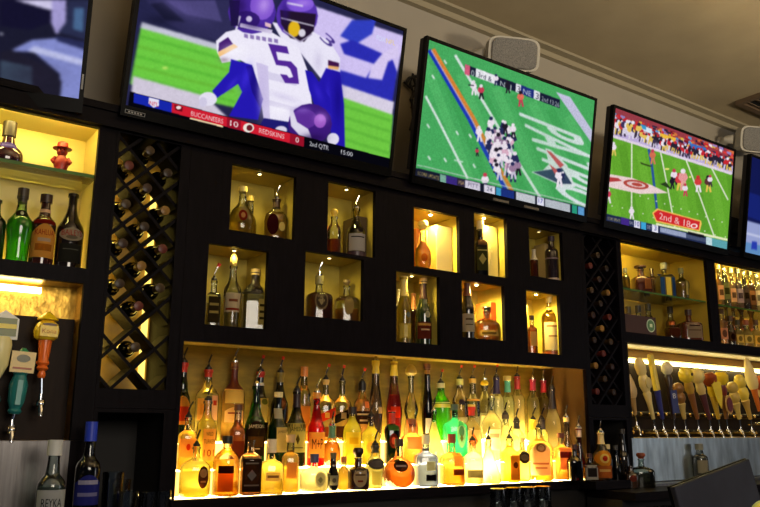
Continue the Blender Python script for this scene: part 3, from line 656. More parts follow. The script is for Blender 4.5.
t3.text('SCORE UPDATE', 607.4, 219.4, 620, 222.4, 2.8, (238, 214, 130)); t3.text('BAL', 629.4, 224, 633.6, 225, 3.2, WS); t3.text('10', 635, 225.6, 639, 226.6, 4.6, (40, 40, 120)); t3.text('DET', 647, 228.4, 651.6, 229.4, 3.4, WS); t3.text('3', 654, 230, 656.4, 230.6, 4.6, (40, 40, 120))
t3.blur(1); t3.noise(.12, 2, 7); t3.done(.040)

# the partly seen ones at either side
t4 = Screen('television cut off at the right edge with dark navy and pale picture', (0, 0), 1.205, 0.655, cols=240, o=at(744.5, 252, -0.055))
t4.rect(0, 0, 2, 1, (18, 24, 78)); t4.rect(0, 0, 2, .215, (150, 160, 206)); t4.rect(0, 0, 2, .07, (96, 140, 190)); t4.poly([(742, 190), (760, 196), (762, 222), (742, 214)], (22, 34, 110)); t4.poly([(752, 241), (757, 242), (757, 250), (751, 249)], (40, 60, 170)); t4.rect(.0, .12, 2, .135, (190, 196, 226)); t4.rect(.28, .0, .33, .19, (40, 60, 160))
t4.blur(1); t4.done(.036)
t0 = Screen('television cut off at the left edge showing dark and lavender shapes', (78.5, 99), 1.205, 0.655, yaw=12, tilt=12, cols=300)
t0.rect(0, 0, 2, 1, (26, 26, 46))
t0.poly([(0, 0), (17, 0), (52, 9), (52, 22), (30, 30), (0, 26)], (20, 18, 44)); t0.poly([(15, 0), (60, 0), (60, 8), (50, 10)], (206, 200, 232)); t0.poly([(52, 0), (66, 0), (66, 30), (56, 34), (51, 22)], (160, 152, 206)); t0.poly([(68, 0), (90, 0), (86, 40), (58, 32), (66, 22)], (40, 44, 74)); t0.poly([(74, 8), (84, 8), (83, 32), (73, 29)], (70, 100, 140))
t0.poly([(32, 40), (60, 38), (84, 46), (80, 106), (60, 100), (60, 74), (34, 52), (10, 51)], (128, 136, 200)); t0.poly([(34, 46), (84, 60), (84, 66), (28, 51)], (186, 190, 230)); t0.poly([(56, 36), (86, 42), (85, 50), (57, 41)], (40, 44, 84))
t0.poly([(0, 52), (12, 50), (30, 58), (52, 70), (62, 82), (60, 100), (0, 88)], (30, 28, 44)); t0.poly([(0, 60), (32, 67), (32, 86), (0, 80)], (58, 72, 92)); t0.poly([(0, 33), (3, 33), (3, 35), (0, 35)], (200, 200, 220))
t0.soft(30, 75, 30, 14, (36, 32, 50), .5); t0.blur(2); t0.noise(.05); tv0, inv0, bb0 = t0.done(.05)
mb = MB(); bb0(1.209, 1.2155, .035, .09, .0061, .0068, mb); mb.build('sticker', flat((150, 150, 150)), tv0)

# ------------------------------------------------------------------ wall speakers and the cable
def speaker(label, px, py, sc=1.0, roll=0):
    c = at(px, py, WY-0.20)
    t = empty('wall_speaker', c); tag(t, label, 'speaker', 'wall speakers')
    M = Matrix.Rotation(math.radians(roll), 4, 'Y') @ Matrix.Rotation(math.radians(-24), 4, 'Z') @ Matrix.Rotation(math.radians(14), 4, 'X')
    b = MB(); w, h, d = .155*sc, .095*sc, .085*sc
    vs = []
    for y, k in ((-d, 1.0), (-d*.2, .98), (d, .62)):
        for q in range(24):
            a = 2*math.pi*q/24; X = w*k*math.copysign(abs(math.cos(a))**(2/5), math.cos(a)); Zz = h*k*math.copysign(abs(math.sin(a))**(2/5), math.sin(a)); vs.append(M @ Vector((X, y, Zz)))
    fs = [(i*24+q, i*24+(q+1) % 24, (i+1)*24+(q+1) % 24, (i+1)*24+q) for i in range(2) for q in range(24)] + [tuple(range(24)), tuple(range(71, 47, -1))]
    b.add(vs, fs); b.build('housing', flat((176, 172, 160)), t)
    g = MB(); vs = []
    for y, k in ((-d-.001, .90), (-d-.010, .86)):
        for q in range(24):
            a = 2*math.pi*q/24; X = w*k*math.copysign(abs(math.cos(a))**(2/5), math.cos(a)); Zz = h*k*math.copysign(abs(math.sin(a))**(2/5), math.sin(a)); vs.append(M @ Vector((X, y, Zz)))
    g.add(vs, [(q, (q+1) % 24, 24+(q+1) % 24, 24+q) for q in range(24)]+[tuple(range(24)), tuple(range(47, 23, -1))])
    g.build('grille', pbr('speaker_grille', S(112, 110, 106), 0.7, noise=(160, .4), bump=.3), t)
    k = MB(); k.tube([M @ Vector((-w-.002, 0, 0)), M @ Vector((-w-.035, .02, 0)), Vector((-w*.6, .19-.002, .01))], [.035*sc, .03*sc, .03*sc]); k.tube([Vector((-w*.6, .175, .01)), Vector((-w*.6, .198, .01))], .055*sc, seg=16)
    k.build('swivel_bracket', flat((186, 182, 170)), t); return t
speaker('pale grey wall speaker tilted on a bracket above the middle television', 509, 57)
speaker('pale grey wall speaker near the ceiling above the cut off right television', 752, 141, 1.05)
cb = empty('cable_bundle', at(412, 80, WY-.02)); tag(cb, 'black cables hanging on the wall between the two middle televisions', 'cable')
o = np.array(cb.location)
for pts, r in (([(406, 84), (409, 78), (416, 76), (420, 80), (423, 77)], .008), ([(413, 74), (410, 84), (414, 94), (412, 104), (413, 118), (410, 130)], .007), ([(404, 82), (410, 88), (417, 84), (421, 88)], .006), ([(414, 78), (416, 90), (411, 100), (412, 108)], .010)):
    MB().tube([at(x, y, WY-.02)-o for x, y in pts], r, seg=6).build('cable', BLACKM, cb)

# ------------------------------------------------------------------ bottles
def profile(style, H, R, nr):
    f = {
     'round': [(0, .88), (.012, 1), (.60, 1), (.66, .95), (.70, .80), (.75, .52), (.80, 'n1.15')],
     'slope': [(0, .90), (.012, 1), (.48, 1), (.56, .92), (.64, .66), (.74, 'n1.35'), (.84, 'n')],
     'square': [(0, .92), (.012, 1), (.64, 1), (.69, .93), (.73, .70), (.76, .42), (.80, 'n1.1')],
     'flask': [(0, .80), (.02, .93), (.12, 1), (.50, 1), (.62, .92), (.70, .66), (.76, .36), (.80, 'n1.1')],
     'cone': [(0, .95), (.015, 1), (.20, .93), (.70, .36), (.80, 'n')],
     'tall': [(0, .70), (.012, .78), (.36, 1), (.50, .86), (.74, .50), (.86, 'n1.2'), (.93, 'n')],
     'hour': [(0, .85), (.02, 1), (.20, .92), (.34, .70), (.46, .95), (.56, .80), (.72, .38), (.84, 'n')],
     'ball': [(0, .55), (.03, .70), (.14, .93), (.26, 1), (.40, .98), (.54, .80), (.64, .50), (.72, 'n1.2')],
     'dome': [(0, .92), (.015, 1), (.50, 1), (.64, .97), (.74, .82), (.81, .55), (.86, 'n1.2')],
     'squat': [(0, .90), (.02, 1), (.55, 1), (.64, .90), (.70, .60), (.74, 'n1.2')],
     'taper': [(0, .74), (.012, .80), (.30, .84), (.52, 1), (.62, .96), (.70, .66), (.77, 'n1.3')],
     'long': [(0, .88), (.012, 1), (.68, 1), (.75, .85), (.80, .52), (.84, 'n1.2')],
    }[style]
    pw = {'square': 5.0, 'squat': 4.0, 'flask': 2.4}.get(style, 2.0); fl = {'flask': .55, 'ball': .62}.get(style, 1.0)
    rows = []
    for z, r in f:
        if isinstance(r, str): rr = nr*float(r[1:] or 1); rows.append((z*H, rr, rr, 2.0))
        else: rows.append((z*H, r*R, max(r*R*fl, nr) if r > .5 else max(min(r*R, r*R*fl*1.4), nr), pw if r > .6 else 2+(pw-2)*r/2))
    rows += [(.955*H, nr, nr, 2.0), (.958*H, nr*1.28, nr*1.28, 2.0), (H, nr*1.25, nr*1.25, 2.0)]
    return rows
def smooth_prof(rows, n=3):
    out = []
    for i in range(len(rows)-1):
        a, b = rows[i], rows[i+1]; p0 = rows[max(i-1, 0)]; p3 = rows[min(i+2, len(rows)-1)]
        big = (b[0]-a[0]) > .012
        k = n if big else 1
        for j in range(k):
            t = j/k; z = a[0]+(b[0]-a[0])*t
            row = [z]
            for c in (1, 2):
                if abs(a[c]-b[c]) < 1e-6: v = a[c]
                else:
                    m0 = (b[c]-p0[c])/max(b[0]-p0[0], 1e-6)*(b[0]-a[0]); m1 = (p3[c]-a[c])/max(p3[0]-a[0], 1e-6)*(b[0]-a[0])
                    lim = abs(b[c]-a[c])*1.5; m0 = max(-lim, min(lim, m0)); m1 = max(-lim, min(lim, m1))
                    v = (2*t**3-3*t**2+1)*a[c]+(t**3-2*t**2+t)*m0+(-2*t**3+3*t**2)*b[c]+(t**3-t**2)*m1
                row.append(v)
            row.append(a[3]+(b[3]-a[3])*t); out.append(tuple(row))
    out.append(rows[-1]); return out
def rad_at(rows, z):
    for a, b in zip(rows, rows[1:]):
        if a[0] <= z <= b[0]:
            t = (z-a[0])/max(b[0]-a[0], 1e-9); return tuple(a[c]+(b[c]-a[c])*t for c in (1, 2, 3))
    return rows[-1][1:4] if z > rows[-1][0] else rows[0][1:4]
def surf(rows, x, z, off):
    rx, ry, p = rad_at(rows, z); q = min(abs(x)/rx, .995)
    return (x, -(ry*(1-q**p)**(1/p))-off, z)
def label_patch(rows, x0, x1, z0, z1, shape, off, nx=12, nz=5):
    vs, fs = [], []; cx, hw = (x0+x1)/2, (x1-x0)/2
    for i in range(nx+1):
        a = -1+2*i/nx; x = cx+hw*math.sin(a*math.pi/2*.98)/math.sin(math.pi/2*.98)
        lo, hi = z0, z1; t = min(abs(x-cx)/hw, 1)
        if shape == 'oval': k = math.sqrt(max(1-t*t, 0)); m = (z0+z1)/2; lo, hi = m-(z1-z0)/2*k-1e-5, m+(z1-z0)/2*k+1e-5
        if shape == 'arch': hi = z1-(z1-z0)*.28*t*t
        if shape == 'slant': hi = z1+(x-cx)*.45; lo = z0+(x-cx)*.45
        if shape == 'diamond': m = (z0+z1)/2; lo, hi = m-(z1-z0)/2*(1-t)-1e-5, m+(z1-z0)/2*(1-t)+1e-5
        for j in range(nz+1): z = lo+(hi-lo)*j/nz; vs.append(surf(rows, x, z, off))
    for i in range(nx):
        for j in range(nz): a = i*(nz+1)+j; fs.append((a, a+nz+1, a+nz+2, a+1))
    return vs, fs
def bent_text(mb, rows, st, cx, z, w, h, off, slant=0.0):
    vs, fs, tw = text_mesh(st); out = []
    for a, b in vs: x = cx + (a/tw-.5)*w; out.append(surf(rows, max(-.99*rad_at(rows, z)[0], min(.99*rad_at(rows, z)[0], x)), z+b*h+slant*(x-cx), off))
    mb.add(out, fs)

N_BOTTLES = [0]
def bottle(label, x, y, z, H, R, style='round', g=(235, 240, 230), liq=None, fill=.7, nr=None, foil=None, flen=.16, cap=None, capr=1.3, caph=.02, pour=None,
           labels=(), rot=.6, group=None, cat='bottle', name='liquor_bottle', dark=False, haze=.24, seg=20, band=None, capstyle='cyl', ymax=None):
    """labels: (zmid frac, height frac, half width frac, rgb, shape, [(text, dz frac of label, width frac, height frac, rgb)...])"""
    nr = nr or min(.0145, R*.42)
    rows = smooth_prof(profile(style, H, R, nr)); N_BOTTLES[0] += 1
    if ymax: rows = [(r[0], r[1], min(r[2], ymax), r[3]) for r in rows]
    t = empty(name, (x, y, z), -rot*math.atan2(x, 2.8+y)); tag(t, label, cat, group)
    gm = pbr('dark_glass_%d_%d_%d' % g, S(*g), .08, spec=.7, coat=.3) if dark else glass(g)
    MB().loft(rows, gm, seg=seg).build('glass_body', parent=t)
    if liq:
        top = fill*H; lr = [(r[0]+.004 if i == 0 else r[0], r[1]-.003, r[2]-.003, r[3]) for i, r in enumerate(rows) if r[0] < top and r[1] > .006]
        a = rad_at(rows, top); lr.append((top, a[0]-.003, a[1]-.003, a[2]))
        MB().loft(lr, liquid(liq, haze), seg=seg, base=False).build('liquid', parent=t)
    for zm, hf, wf, col, shp, txts in labels:
        z0, z1 = (zm-hf/2)*H, (zm+hf/2)*H; r = rad_at(rows, zm*H)[0]; cx = 0
        if isinstance(wf, tuple): wf, c_ = wf; cx = c_*r
        vs, fs = label_patch(rows, cx-r*wf, cx+r*wf, z0, z1, shp, .0008)
        lo = MB().add(vs, fs, paper(col), True).build('label', parent=t)
        for k, (st, dz, tw, th, tc) in enumerate(txts):
            mb = MB(); hh = (z1-z0)*th
            if st == '#oval' or st == '#diamond' or st == '#rect':
                vs, fs = label_patch(rows, cx-r*wf*tw, cx+r*wf*tw, (z0+z1)/2+(z1-z0)*dz-hh/2, (z0+z1)/2+(z1-z0)*dz+hh/2, st[1:], .0014, 8, 3); mb.add(vs, fs)
                mb.build('label_mark', paper(tc), lo)
            else:
                bent_text(mb, rows, st, cx, (z0+z1)/2+(z1-z0)*dz-hh/2, 2*r*wf*tw, hh, .0020, .45 if shp == 'slant' else 0); mb.build('lettering', paper(tc), lo)
    if band:
        for zb, hb, colb in band:
            rr = [(q, *[v+.0012 for v in rad_at(rows, q)[:2]], rad_at(rows, q)[2]) for q in (zb*H, (zb+hb/2)*H, (zb+hb)*H)]
            MB().loft(rr, flat(colb, .35), seg=seg, cap=False).build('band', parent=t)
    if foil:
        zz = [H*(1-flen)+H*flen*k/4 for k in range(5)]
        MB().loft([(q, *[v+.0012 for v in rad_at(rows, q)[:2]], 2) for q in zz]+[(H+.001, nr*1.3, nr*1.3, 2)], flat(foil, .4), seg=seg).build('neck_foil', parent=t)
    top = H+.0015
    if cap:
        c = nr*capr
        if capstyle == 'cyl': pr = [(top-.012, c*.98), (top+caph-.002, c), (top+caph, c*.9)]
        elif capstyle == 'knob': pr = [(top, c*.6), (top+caph*.25, c*.7), (top+caph*.45, c), (top+caph*.8, c), (top+caph, c*.75)]
        elif capstyle == 'dome': pr = [(top, c*.55), (top+caph*.2, c), (top+caph*.5, c*.98), (top+caph*.8, c*.7), (top+caph, c*.2)]
        elif capstyle == 'flat': pr = [(top, c*.5), (top+caph*.5, c*.5), (top+caph*.52, c), (top+caph, c)]
        elif capstyle == 'horns': pr = [(top, c*.7), (top+caph*.6, c*.6), (top+caph*.7, c), (top+caph, c*.9)]
        MB().loft([(max(a, top) if capstyle != 'cyl' else a, max(b, nr*1.3) if capstyle == 'cyl' else b) for a, b in pr], flat(cap, .4), seg=seg).build('cap', parent=t)
        top += caph
    if pour:
        a = RND.uniform(-.5, .5); pm = flat((24, 22, 22), .3) if pour == 'k' else CHROME
        pr = MB().loft([(top, nr*1.05), (top+.008, nr*1.05), (top+.014, nr*.55), (top+.020, nr*.4)], flat((26, 24, 24), .4) if pour != 's' else CHROME, seg=12)
        pr.tube([(0, 0, top+.018), (0, 0, top+.030), (.004+.004*a, -.003, top+.045), (.010+.01*a, -.006, top+.062)], [.0046, .0042, .0038, .0034], pm, 8)
        po = pr.build('pour_spout', parent=t)
        if pour == 'r':
            MB().tube([(.0085+.0085*a, -.0052, top+.057), (.0125+.0125*a, -.0074, top+.070)], [.006, .007], flat((214, 50, 30)), 8).build('spout_cover', parent=po)
    return t
def B(label, cx, cy, ytop, w, tier, style='round', H=None, dY=0.0, **k):
    Y, zb = TIER[tier] if isinstance(tier, int) else tier
    Y += dY; p = at(cx, cy, Y); top = at(cx, ytop, Y)[2]; H = H or (top - Z(zb)); R = w*depth_of(p)/FPX/2
    return bottle(label, float(p[0]), Y, Z(zb)+.0006, float(H), float(R), style, **k)

CR_, OR_, YE = (236, 214, 170), (224, 140, 60), (240, 206, 90)
BK_, DK, WH_, RD_ = (26, 22, 20), (50, 34, 26), (236, 232, 222), (190, 40, 30)
G1 = 'liquor bottles on the glowing steps'
SPEC = []
def Q(*a, **k): SPEC.append([list(a), k])
# back row
Q('green bottle with red neck and gold arched label, furthest left of back row', 181.5, 405, 363, 17, 2, 'slope', g=(60, 110, 50), foil=(176, 40, 26), flen=.12, pour='k', liq=(70, 90, 30), fill=.55, labels=[(.40, .36, .85, (226, 150, 50), 'arch', [('#rect', -.12, .9, .5, (190, 60, 30))])])
Q('large clear amber bottle with red neck foil and two pale orange labels', 207, 402, 370, 23, 2, 'round', liq=(250, 214, 90), fill=.66, foil=(190, 50, 30), flen=.10, pour='k', labels=[(.45, .30, (.50, -.38), (236, 176, 90), 'rect', [('#rect', 0, .6, .5, (224, 160, 70))]), (.47, .34, (.28, .55), (240, 190, 150), 'rect', [('#rect', .2, .6, .2, (190, 60, 40))])])
Q('corked whiskey bottle with dark red waxed neck and cream label', 233, 405, 367, 23, 2, 'round', liq=(236, 160, 40), fill=.68, nr=.013, foil=(90, 26, 20), flen=.30, cap=(120, 80, 40), caph=.018, pour='s', labels=[(.60, .18, .8, (240, 214, 120), 'rect', []), (.36, .20, .8, (240, 206, 150), 'arch', [('#rect', .1, .7, .1, (150, 60, 40))])])
Q('dark olive bottle with red and white neck and yellow label behind green whiskey', 259.5, 405, 372, 18, 2, 'slope', g=(60, 80, 30), liq=(60, 70, 20), foil=(176, 40, 30), flen=.08, pour='r', band=[(.80, .04, (236, 226, 200))], labels=[(.45, .34, (.5, .45), (240, 206, 96), 'rect', [('#oval', .35, .8, .25, (120, 120, 40))])])
Q('dark green bottle with olive neck foil and round brown label', 279.5, 405, 373, 18, 2, 'slope', g=(40, 70, 36), liq=(36, 60, 24), foil=(140, 120, 50), flen=.14, pour='r', labels=[(.55, .20, .62, (130, 66, 30), 'oval', [('#oval', 0, .7, .5, (190, 120, 70))])])
Q('amber whiskey bottle with tall cork stopper and orange lower half', 303.5, 405, 374, 14, 2, 'long', liq=(250, 176, 50), fill=.55, cap=(206, 130, 60), capr=1.25, caph=.030, labels=[(.34, .36, .9, (236, 150, 60), 'rect', [])])
Q('square scotch bottle with slanted red label ending in yellow', 325.5, 403, 380, 19, 2, 'squat', liq=(236, 170, 60), fill=.5, nr=.012, foil=(226, 196, 120), flen=.08, pour='r', labels=[(.42, .14, .98, (206, 56, 30), 'slant', [('#rect', 0, .25, .6, (240, 200, 80))]), (.16, .16, .7, (120, 60, 30), 'rect', [])])
Q('square scotch bottle with slanted black label ending in cream', 342, 403, 381, 18, 2, 'squat', liq=(200, 140, 50), fill=.5, nr=.012, pour='r', labels=[(.42, .14, .98, (34, 26, 24), 'slant', [('#rect', 0, .3, .7, (232, 190, 130))]), (.16, .18, .8, (60, 36, 26), 'rect', [])])
Q('bourbon bottle with black cap and dark label lettered white in back row', 362, 403, 388, 18, 2, 'dome', liq=(230, 140, 50), fill=.78, cap=BK_, caph=.020, pour='r', labels=[(.44, .24, .92, (50, 30, 24), 'rect', [('#rect', .25, .8, 0.126, (236, 210, 170)), ('#rect', -.22, .5, 0.126, (236, 210, 170))]), (.68, .12, (.3, .45), (236, 150, 90), 'rect', [])])
Q('tall slender clear bottle with yellow neck foil and lilac tint', 375.5, 400, 361, 15, 2, 'tall', g=(200, 190, 196), liq=(110, 100, 90), fill=.35, foil=(240, 224, 90), flen=.16, pour='s', labels=[(.38, .08, (.3, .5), (236, 200, 140), 'rect', [])])
Q('tall slender bottle with yellow neck foil and red liquid below', 394, 402, 362, 16, 2, 'tall', g=(216, 196, 200), liq=(220, 30, 34), fill=.58, foil=(240, 224, 90), flen=.18, pour='s', labels=[(.36, .14, .6, (220, 60, 30), 'rect', [])])
Q('hourglass shaped clear bottle with wide mushroom cap', 411, 402, 376, 15, 2, 'hour', liq=(210, 150, 70), fill=.34, nr=.012, cap=(160, 142, 80), capr=2.3, caph=.055, capstyle='dome', labels=[(.22, .20, .8, (200, 130, 80), 'rect', [('#rect', .1, .7, .2, (120, 50, 40))])])
Q('tall thin dark red bottle with gold ringed neck', 427.5, 402, 367, 12, 2, 'tall', g=(90, 60, 50), liq=(60, 20, 22), fill=.5, foil=(150, 110, 60), flen=.10, cap=(96, 60, 50), capr=1.5, caph=.014, labels=[(.2, .2, .6, (200, 190, 190), 'rect', [])])
Q('bright green dome shouldered gin bottle with gold band', 441, 407, 386, 19, 2, 'dome', g=(150, 220, 60), liq=(110, 190, 30), fill=.75, nr=.016, cap=(232, 224, 170), caph=.012, capr=1.15, pour='r', band=[(.60, .07, (206, 190, 80)), (.685, .012, (240, 230, 160))])
Q('clear vodka bottle with cream cap and small round dark seal', 460, 405, 383, 16, 2, 'dome', g=(226, 222, 210), liq=(214, 206, 180), fill=.4, cap=(240, 226, 140), caph=.018, pour='r', labels=[(.66, .10, .42, (60, 50, 70), 'oval', [])])
Q('clear bottle with gold shoulder between two vodkas in back row', 473, 405, 381, 14, 2, 'round', liq=(230, 214, 160), fill=.4, cap=(226, 190, 90), caph=.010, pour='r', band=[(.66, .03, (220, 160, 80))])
Q('clear tequila bottle with bright yellow round cap', 485, 408, 386, 16, 2, 'dome', liq=(240, 226, 150), fill=.5, nr=.014, cap=(246, 214, 40), capr=1.5, caph=.030, capstyle='dome', pour='s', labels=[(.3, .3, .7, (240, 226, 170), 'rect', [])])
Q('pale glowing bottle with dark blue neck foil', 497, 408, 378, 15, 2, 'round', liq=(250, 236, 150), fill=.7, foil=(50, 44, 110), flen=.26, pour='r', haze=.6)
Q('yellow glowing bottle with turquoise neck and cream cap', 508, 408, 379, 15, 2, 'round', liq=(250, 236, 110), fill=.7, foil=(90, 190, 190), flen=.22, cap=(240, 230, 150), capr=1.5, caph=.014, haze=.6)
Q('amber flavoured vodka bottle with pink neck and high spout', 518, 408, 377, 16, 2, 'round', liq=(246, 200, 100), fill=.7, foil=(206, 60, 70), flen=.20, pour='r', haze=.5)
Q('yellow bottle with magenta neck foil, left of a matching pair', 533.5, 405, 380, 13, 2, 'round', liq=(250, 214, 90), fill=.7, foil=(206, 50, 90), flen=.18, pour='s', haze=.5)
Q('yellow bottle with magenta neck foil, right of a matching pair', 544, 405, 381, 13, 2, 'round', liq=(246, 196, 60), fill=.7, foil=(206, 50, 80), flen=.20, pour='s', haze=.5)
Q('milky cream bottle with long black neck at right of the back row', 553, 425, 388, 16, 1, 'slope', g=(250, 244, 220), liq=(252, 240, 180), fill=.74, foil=(40, 32, 40), flen=.30, pour='k', haze=.6)
# middle row
Q('green whiskey bottle with black arched label lettered white', 255, 425, 386, 24, 1, 'slope', g=(90, 170, 50), liq=(70, 130, 30), fill=.62, pour='s', nr=.014, labels=[(.36, .42, .92, (50, 34, 22), 'arch', [('JAMESON', .34, .8, .10, (230, 214, 180)), ('#rect', -.1, .8, .30, (90, 60, 30)), ('#rect', -.3, .4, 0.032, (200, 180, 140))])])
Q('green whiskey bottle with pale neck label and half hidden cream label', 277.5, 425, 395, 21, 1, 'slope', g=(50, 120, 50), liq=(40, 96, 36), fill=.66, cap=(206, 196, 150), capr=1.25, caph=.010, labels=[(.74, .14, .9, (232, 222, 186), 'rect', []), (.38, .34, (.6, .35), (236, 206, 120), 'rect', [('JAMESON', .32, .8, .10, (120, 80, 40))])])
Q('green whiskey bottle with wide yellow cream label and dark neck', 296, 430, 391, 20, 1, 'slope', g=(120, 130, 50), liq=(110, 110, 30), fill=.60, foil=(46, 26, 30), flen=.22, pour='k', labels=[(.38, .38, .95, (246, 222, 110), 'rect', [('JAMESON', .30, .8, .15, (70, 66, 30)), ('#diamond', -.05, .22, .36, (110, 90, 30)), ('#rect', -.34, .6, 0.032, (120, 100, 40))])])
Q('bright bourbon bottle with tall pale orange label printed in three lines', 206, 440, 401, 23, 1, 'round', liq=(252, 206, 40), fill=.72, pour='k', haze=.5, labels=[(.36, .46, (.66, .2), (244, 176, 80), 'rect', [('WILD', .34, .55, .12, (90, 40, 20)), ('TURKEY', .10, .85, .13, (90, 40, 20)), ('101', -.26, .8, .22, (150, 50, 20))])])
Q('orange labelled liqueur with red sun dot at far left of middle row', 187, 445, 418, 22, 1, 'square', liq=(246, 176, 40), fill=.74, pour='k', nr=.012, labels=[(.42, .36, .92, (240, 160, 70), 'rect', [('#oval', .05, .24, .36, (214, 60, 20))])])
Q('brandy bottle with dark amber body behind the crystal whisky decanter', 237, 440, 408, 18, 1, 'squat', liq=(150, 70, 20), fill=.8, cap=(70, 40, 24), caph=.012, labels=[(.3, .3, .8, (96, 40, 24), 'rect', [])])
Q('ruby red cordial bottle with yellow square label marked with letters and cross', 316, 440, 396, 20, 1, 'slope', g=(240, 110, 90), liq=(226, 50, 30), fill=.86, cap=(226, 150, 60), caph=.012, pour='s', haze=.5, labels=[(.30, .36, .88, (244, 206, 80), 'rect', [('M+P', .05, .7, .4, (60, 50, 30))])])
Q('orange liqueur bottle with teal neck and spout in middle row', 332, 440, 426, 20, 1, 'ball', liq=(246, 140, 30), fill=.6, nr=.013, foil=(60, 110, 90), flen=.30, pour='s', haze=.5)
Q('yellow herbal liqueur with wide shoulders and black cap', 352, 440, 412, 19, 1, 'dome', liq=(252, 226, 20), fill=.92, cap=BK_, caph=.020, haze=.7, labels=[(.42, .40, .8, (246, 220, 60), 'rect', [('#rect', .1, .6, .3, (230, 190, 30))])])
Q('yellow honey liqueur bottle behind the oval grey labelled one', 371, 440, 417, 19, 1, 'round', liq=(250, 214, 30), fill=.8, pour='k', haze=.65, labels=[(.35, .3, .7, (240, 190, 90), 'oval', [])])
Q('dark herbal bottle with round red and green seal and red neck', 392, 440, 411, 14, 1, 'square', g=(70, 110, 40), liq=(50, 80, 24), fill=.8, foil=(196, 50, 30), flen=.24, labels=[(.44, .28, .62, (120, 40, 30), 'oval', [('#oval', 0, .5, .5, (226, 90, 60))]), (.68, .10, .8, (80, 130, 60), 'rect', [])])
Q('amber brandy bottle between the dark herbal bottle and pale cone', 412, 440, 422, 21, 1, 'squat', liq=(246, 170, 60), fill=.85, cap=(120, 70, 40), caph=.012, labels=[(.5, .3, .7, (226, 170, 110), 'rect', [])])
Q('pale yellow conical bottle standing beside the turquoise one', 434, 440, 412, 21, 1, 'cone', liq=(250, 230, 90), fill=.8, pour='s', haze=.7, nr=.012)
Q('turquoise gin bottle with ornate white oval label', 455, 432, 408, 23, 1, 'square', g=(120, 220, 190), liq=(90, 200, 160), fill=.82, cap=(60, 80, 80), caph=.016, haze=.5, labels=[(.52, .50, (.40, .3), (230, 230, 200), 'oval', [('#oval', .1, .6, .4, (120, 150, 130)), ('#diamond', -.15, .4, .3, (150, 120, 60))])])
Q('rum bottle with red neck and orange picture label behind a white bottle', 472, 430, 407, 19, 1, 'flask', liq=(250, 206, 80), fill=.8, foil=(170, 40, 30), flen=.16, cap=(220, 190, 90), caph=.010, haze=.5, labels=[(.38, .40, .8, (246, 214, 150), 'rect', [('#diamond', 0, .6, .7, (240, 130, 60))])])
Q('large clear golden tequila bottle with white label in middle row', 492, 430, 398, 20, 1, 'taper', liq=(250, 226, 120), fill=.8, pour='s', haze=.5, labels=[(.34, .32, .8, (248, 240, 214), 'rect', [('#rect', .2, .7, .2, (190, 170, 140))])])
Q('bright pale bottle with dark spout just left of the brown labelled bottle', 506, 440, 417, 15, 1, 'round', liq=(252, 236, 120), fill=.8, pour='k', haze=.6, cap=(70, 60, 46), caph=.010)
Q('bright pale bottle with thick black spout collar in middle row', 517, 440, 421, 15, 1, 'round', liq=(254, 238, 130), fill=.8, pour='k', haze=.6, foil=(46, 42, 34), flen=.2)
Q('glowing bottle with yellow neck foil and dark spout', 534, 445, 420, 13, 1, 'round', liq=(254, 236, 120), fill=.8, foil=(236, 200, 40), flen=.24, pour='k', haze=.6)
Q('glowing bottle with grey neck foil beside the yellow necked one', 543, 445, 420, 12, 1, 'round', liq=(254, 232, 110), fill=.8, foil=(60, 52, 60), flen=.24, pour='k', haze=.6)
Q('cut crystal fan shaped decanter bottle at right of middle row', 567, 440, 420, 16, (.078, -.2575), 'ball', liq=(206, 140, 60), fill=.5, nr=.012, cap=(196, 170, 110), caph=.012, pour='s', labels=[(.32, .3, .7, (150, 96, 60), 'rect', [])])
Q('red liqueur bottle with white neck label at right end of middle row', 579.5, 452, 428, 13, (.022, -.2575), 'cone', g=(180, 60, 50), liq=(150, 14, 20), fill=.66, nr=.013, foil=(230, 206, 196), flen=.18, pour='s')
# front row
Q('rounded clear flask with dark oval label, furthest left of front row', 195, 477, 447, 31, 0, 'flask', liq=(252, 214, 60), fill=.72, pour='k', haze=.5, nr=.013, labels=[(.40, .44, (.34, .45), (70, 34, 24), 'oval', [('#oval', .18, .7, .4, (206, 150, 90)), ('#rect', -.2, .5, .08, (190, 130, 70))])])
Q('faceted crystal whisky bottle with black cap and amber label', 226, 472, 441, 27, 0, 'dome', liq=(246, 160, 30), fill=.66, cap=(40, 32, 26), capr=1.5, caph=.018, nr=.014, seg=10, labels=[(.32, .46, (.55, -.15), (196, 84, 20), 'rect', [('#rect', .36, 1.0, .3, (60, 26, 16))])])
Q('clear bourbon bottle with black panel and silver star', 250, 472, 440, 22, 0, 'square', liq=(150, 84, 30), fill=.70, nr=.0135, labels=[(.36, .60, .86, (44, 30, 24), 'rect', [('#rect', .36, .7, 0.045, (140, 130, 120)), ('#diamond', 0, .5, .34, (130, 126, 124)), ('#rect', -.30, .8, 0.045, (130, 120, 110))])])
Q('square clear tequila bottle with white cylindrical stopper', 271, 472, 450, 24, 0, 'square', liq=(250, 206, 70), fill=.78, cap=(226, 210, 176), capr=1.1, caph=.040, haze=.4, labels=[(.40, .20, .6, (226, 196, 120), 'rect', [('#rect', 0, .8, .3, (120, 90, 60))])])
Q('amber tequila bottle half hidden behind the square white stoppered one', 290, 470, 440, 17, 0, 'square', dY=.025, liq=(240, 176, 50), fill=.8, cap=(196, 160, 110), capr=1.1, caph=.020, labels=[(.42, .3, .6, (206, 140, 70), 'rect', [])])
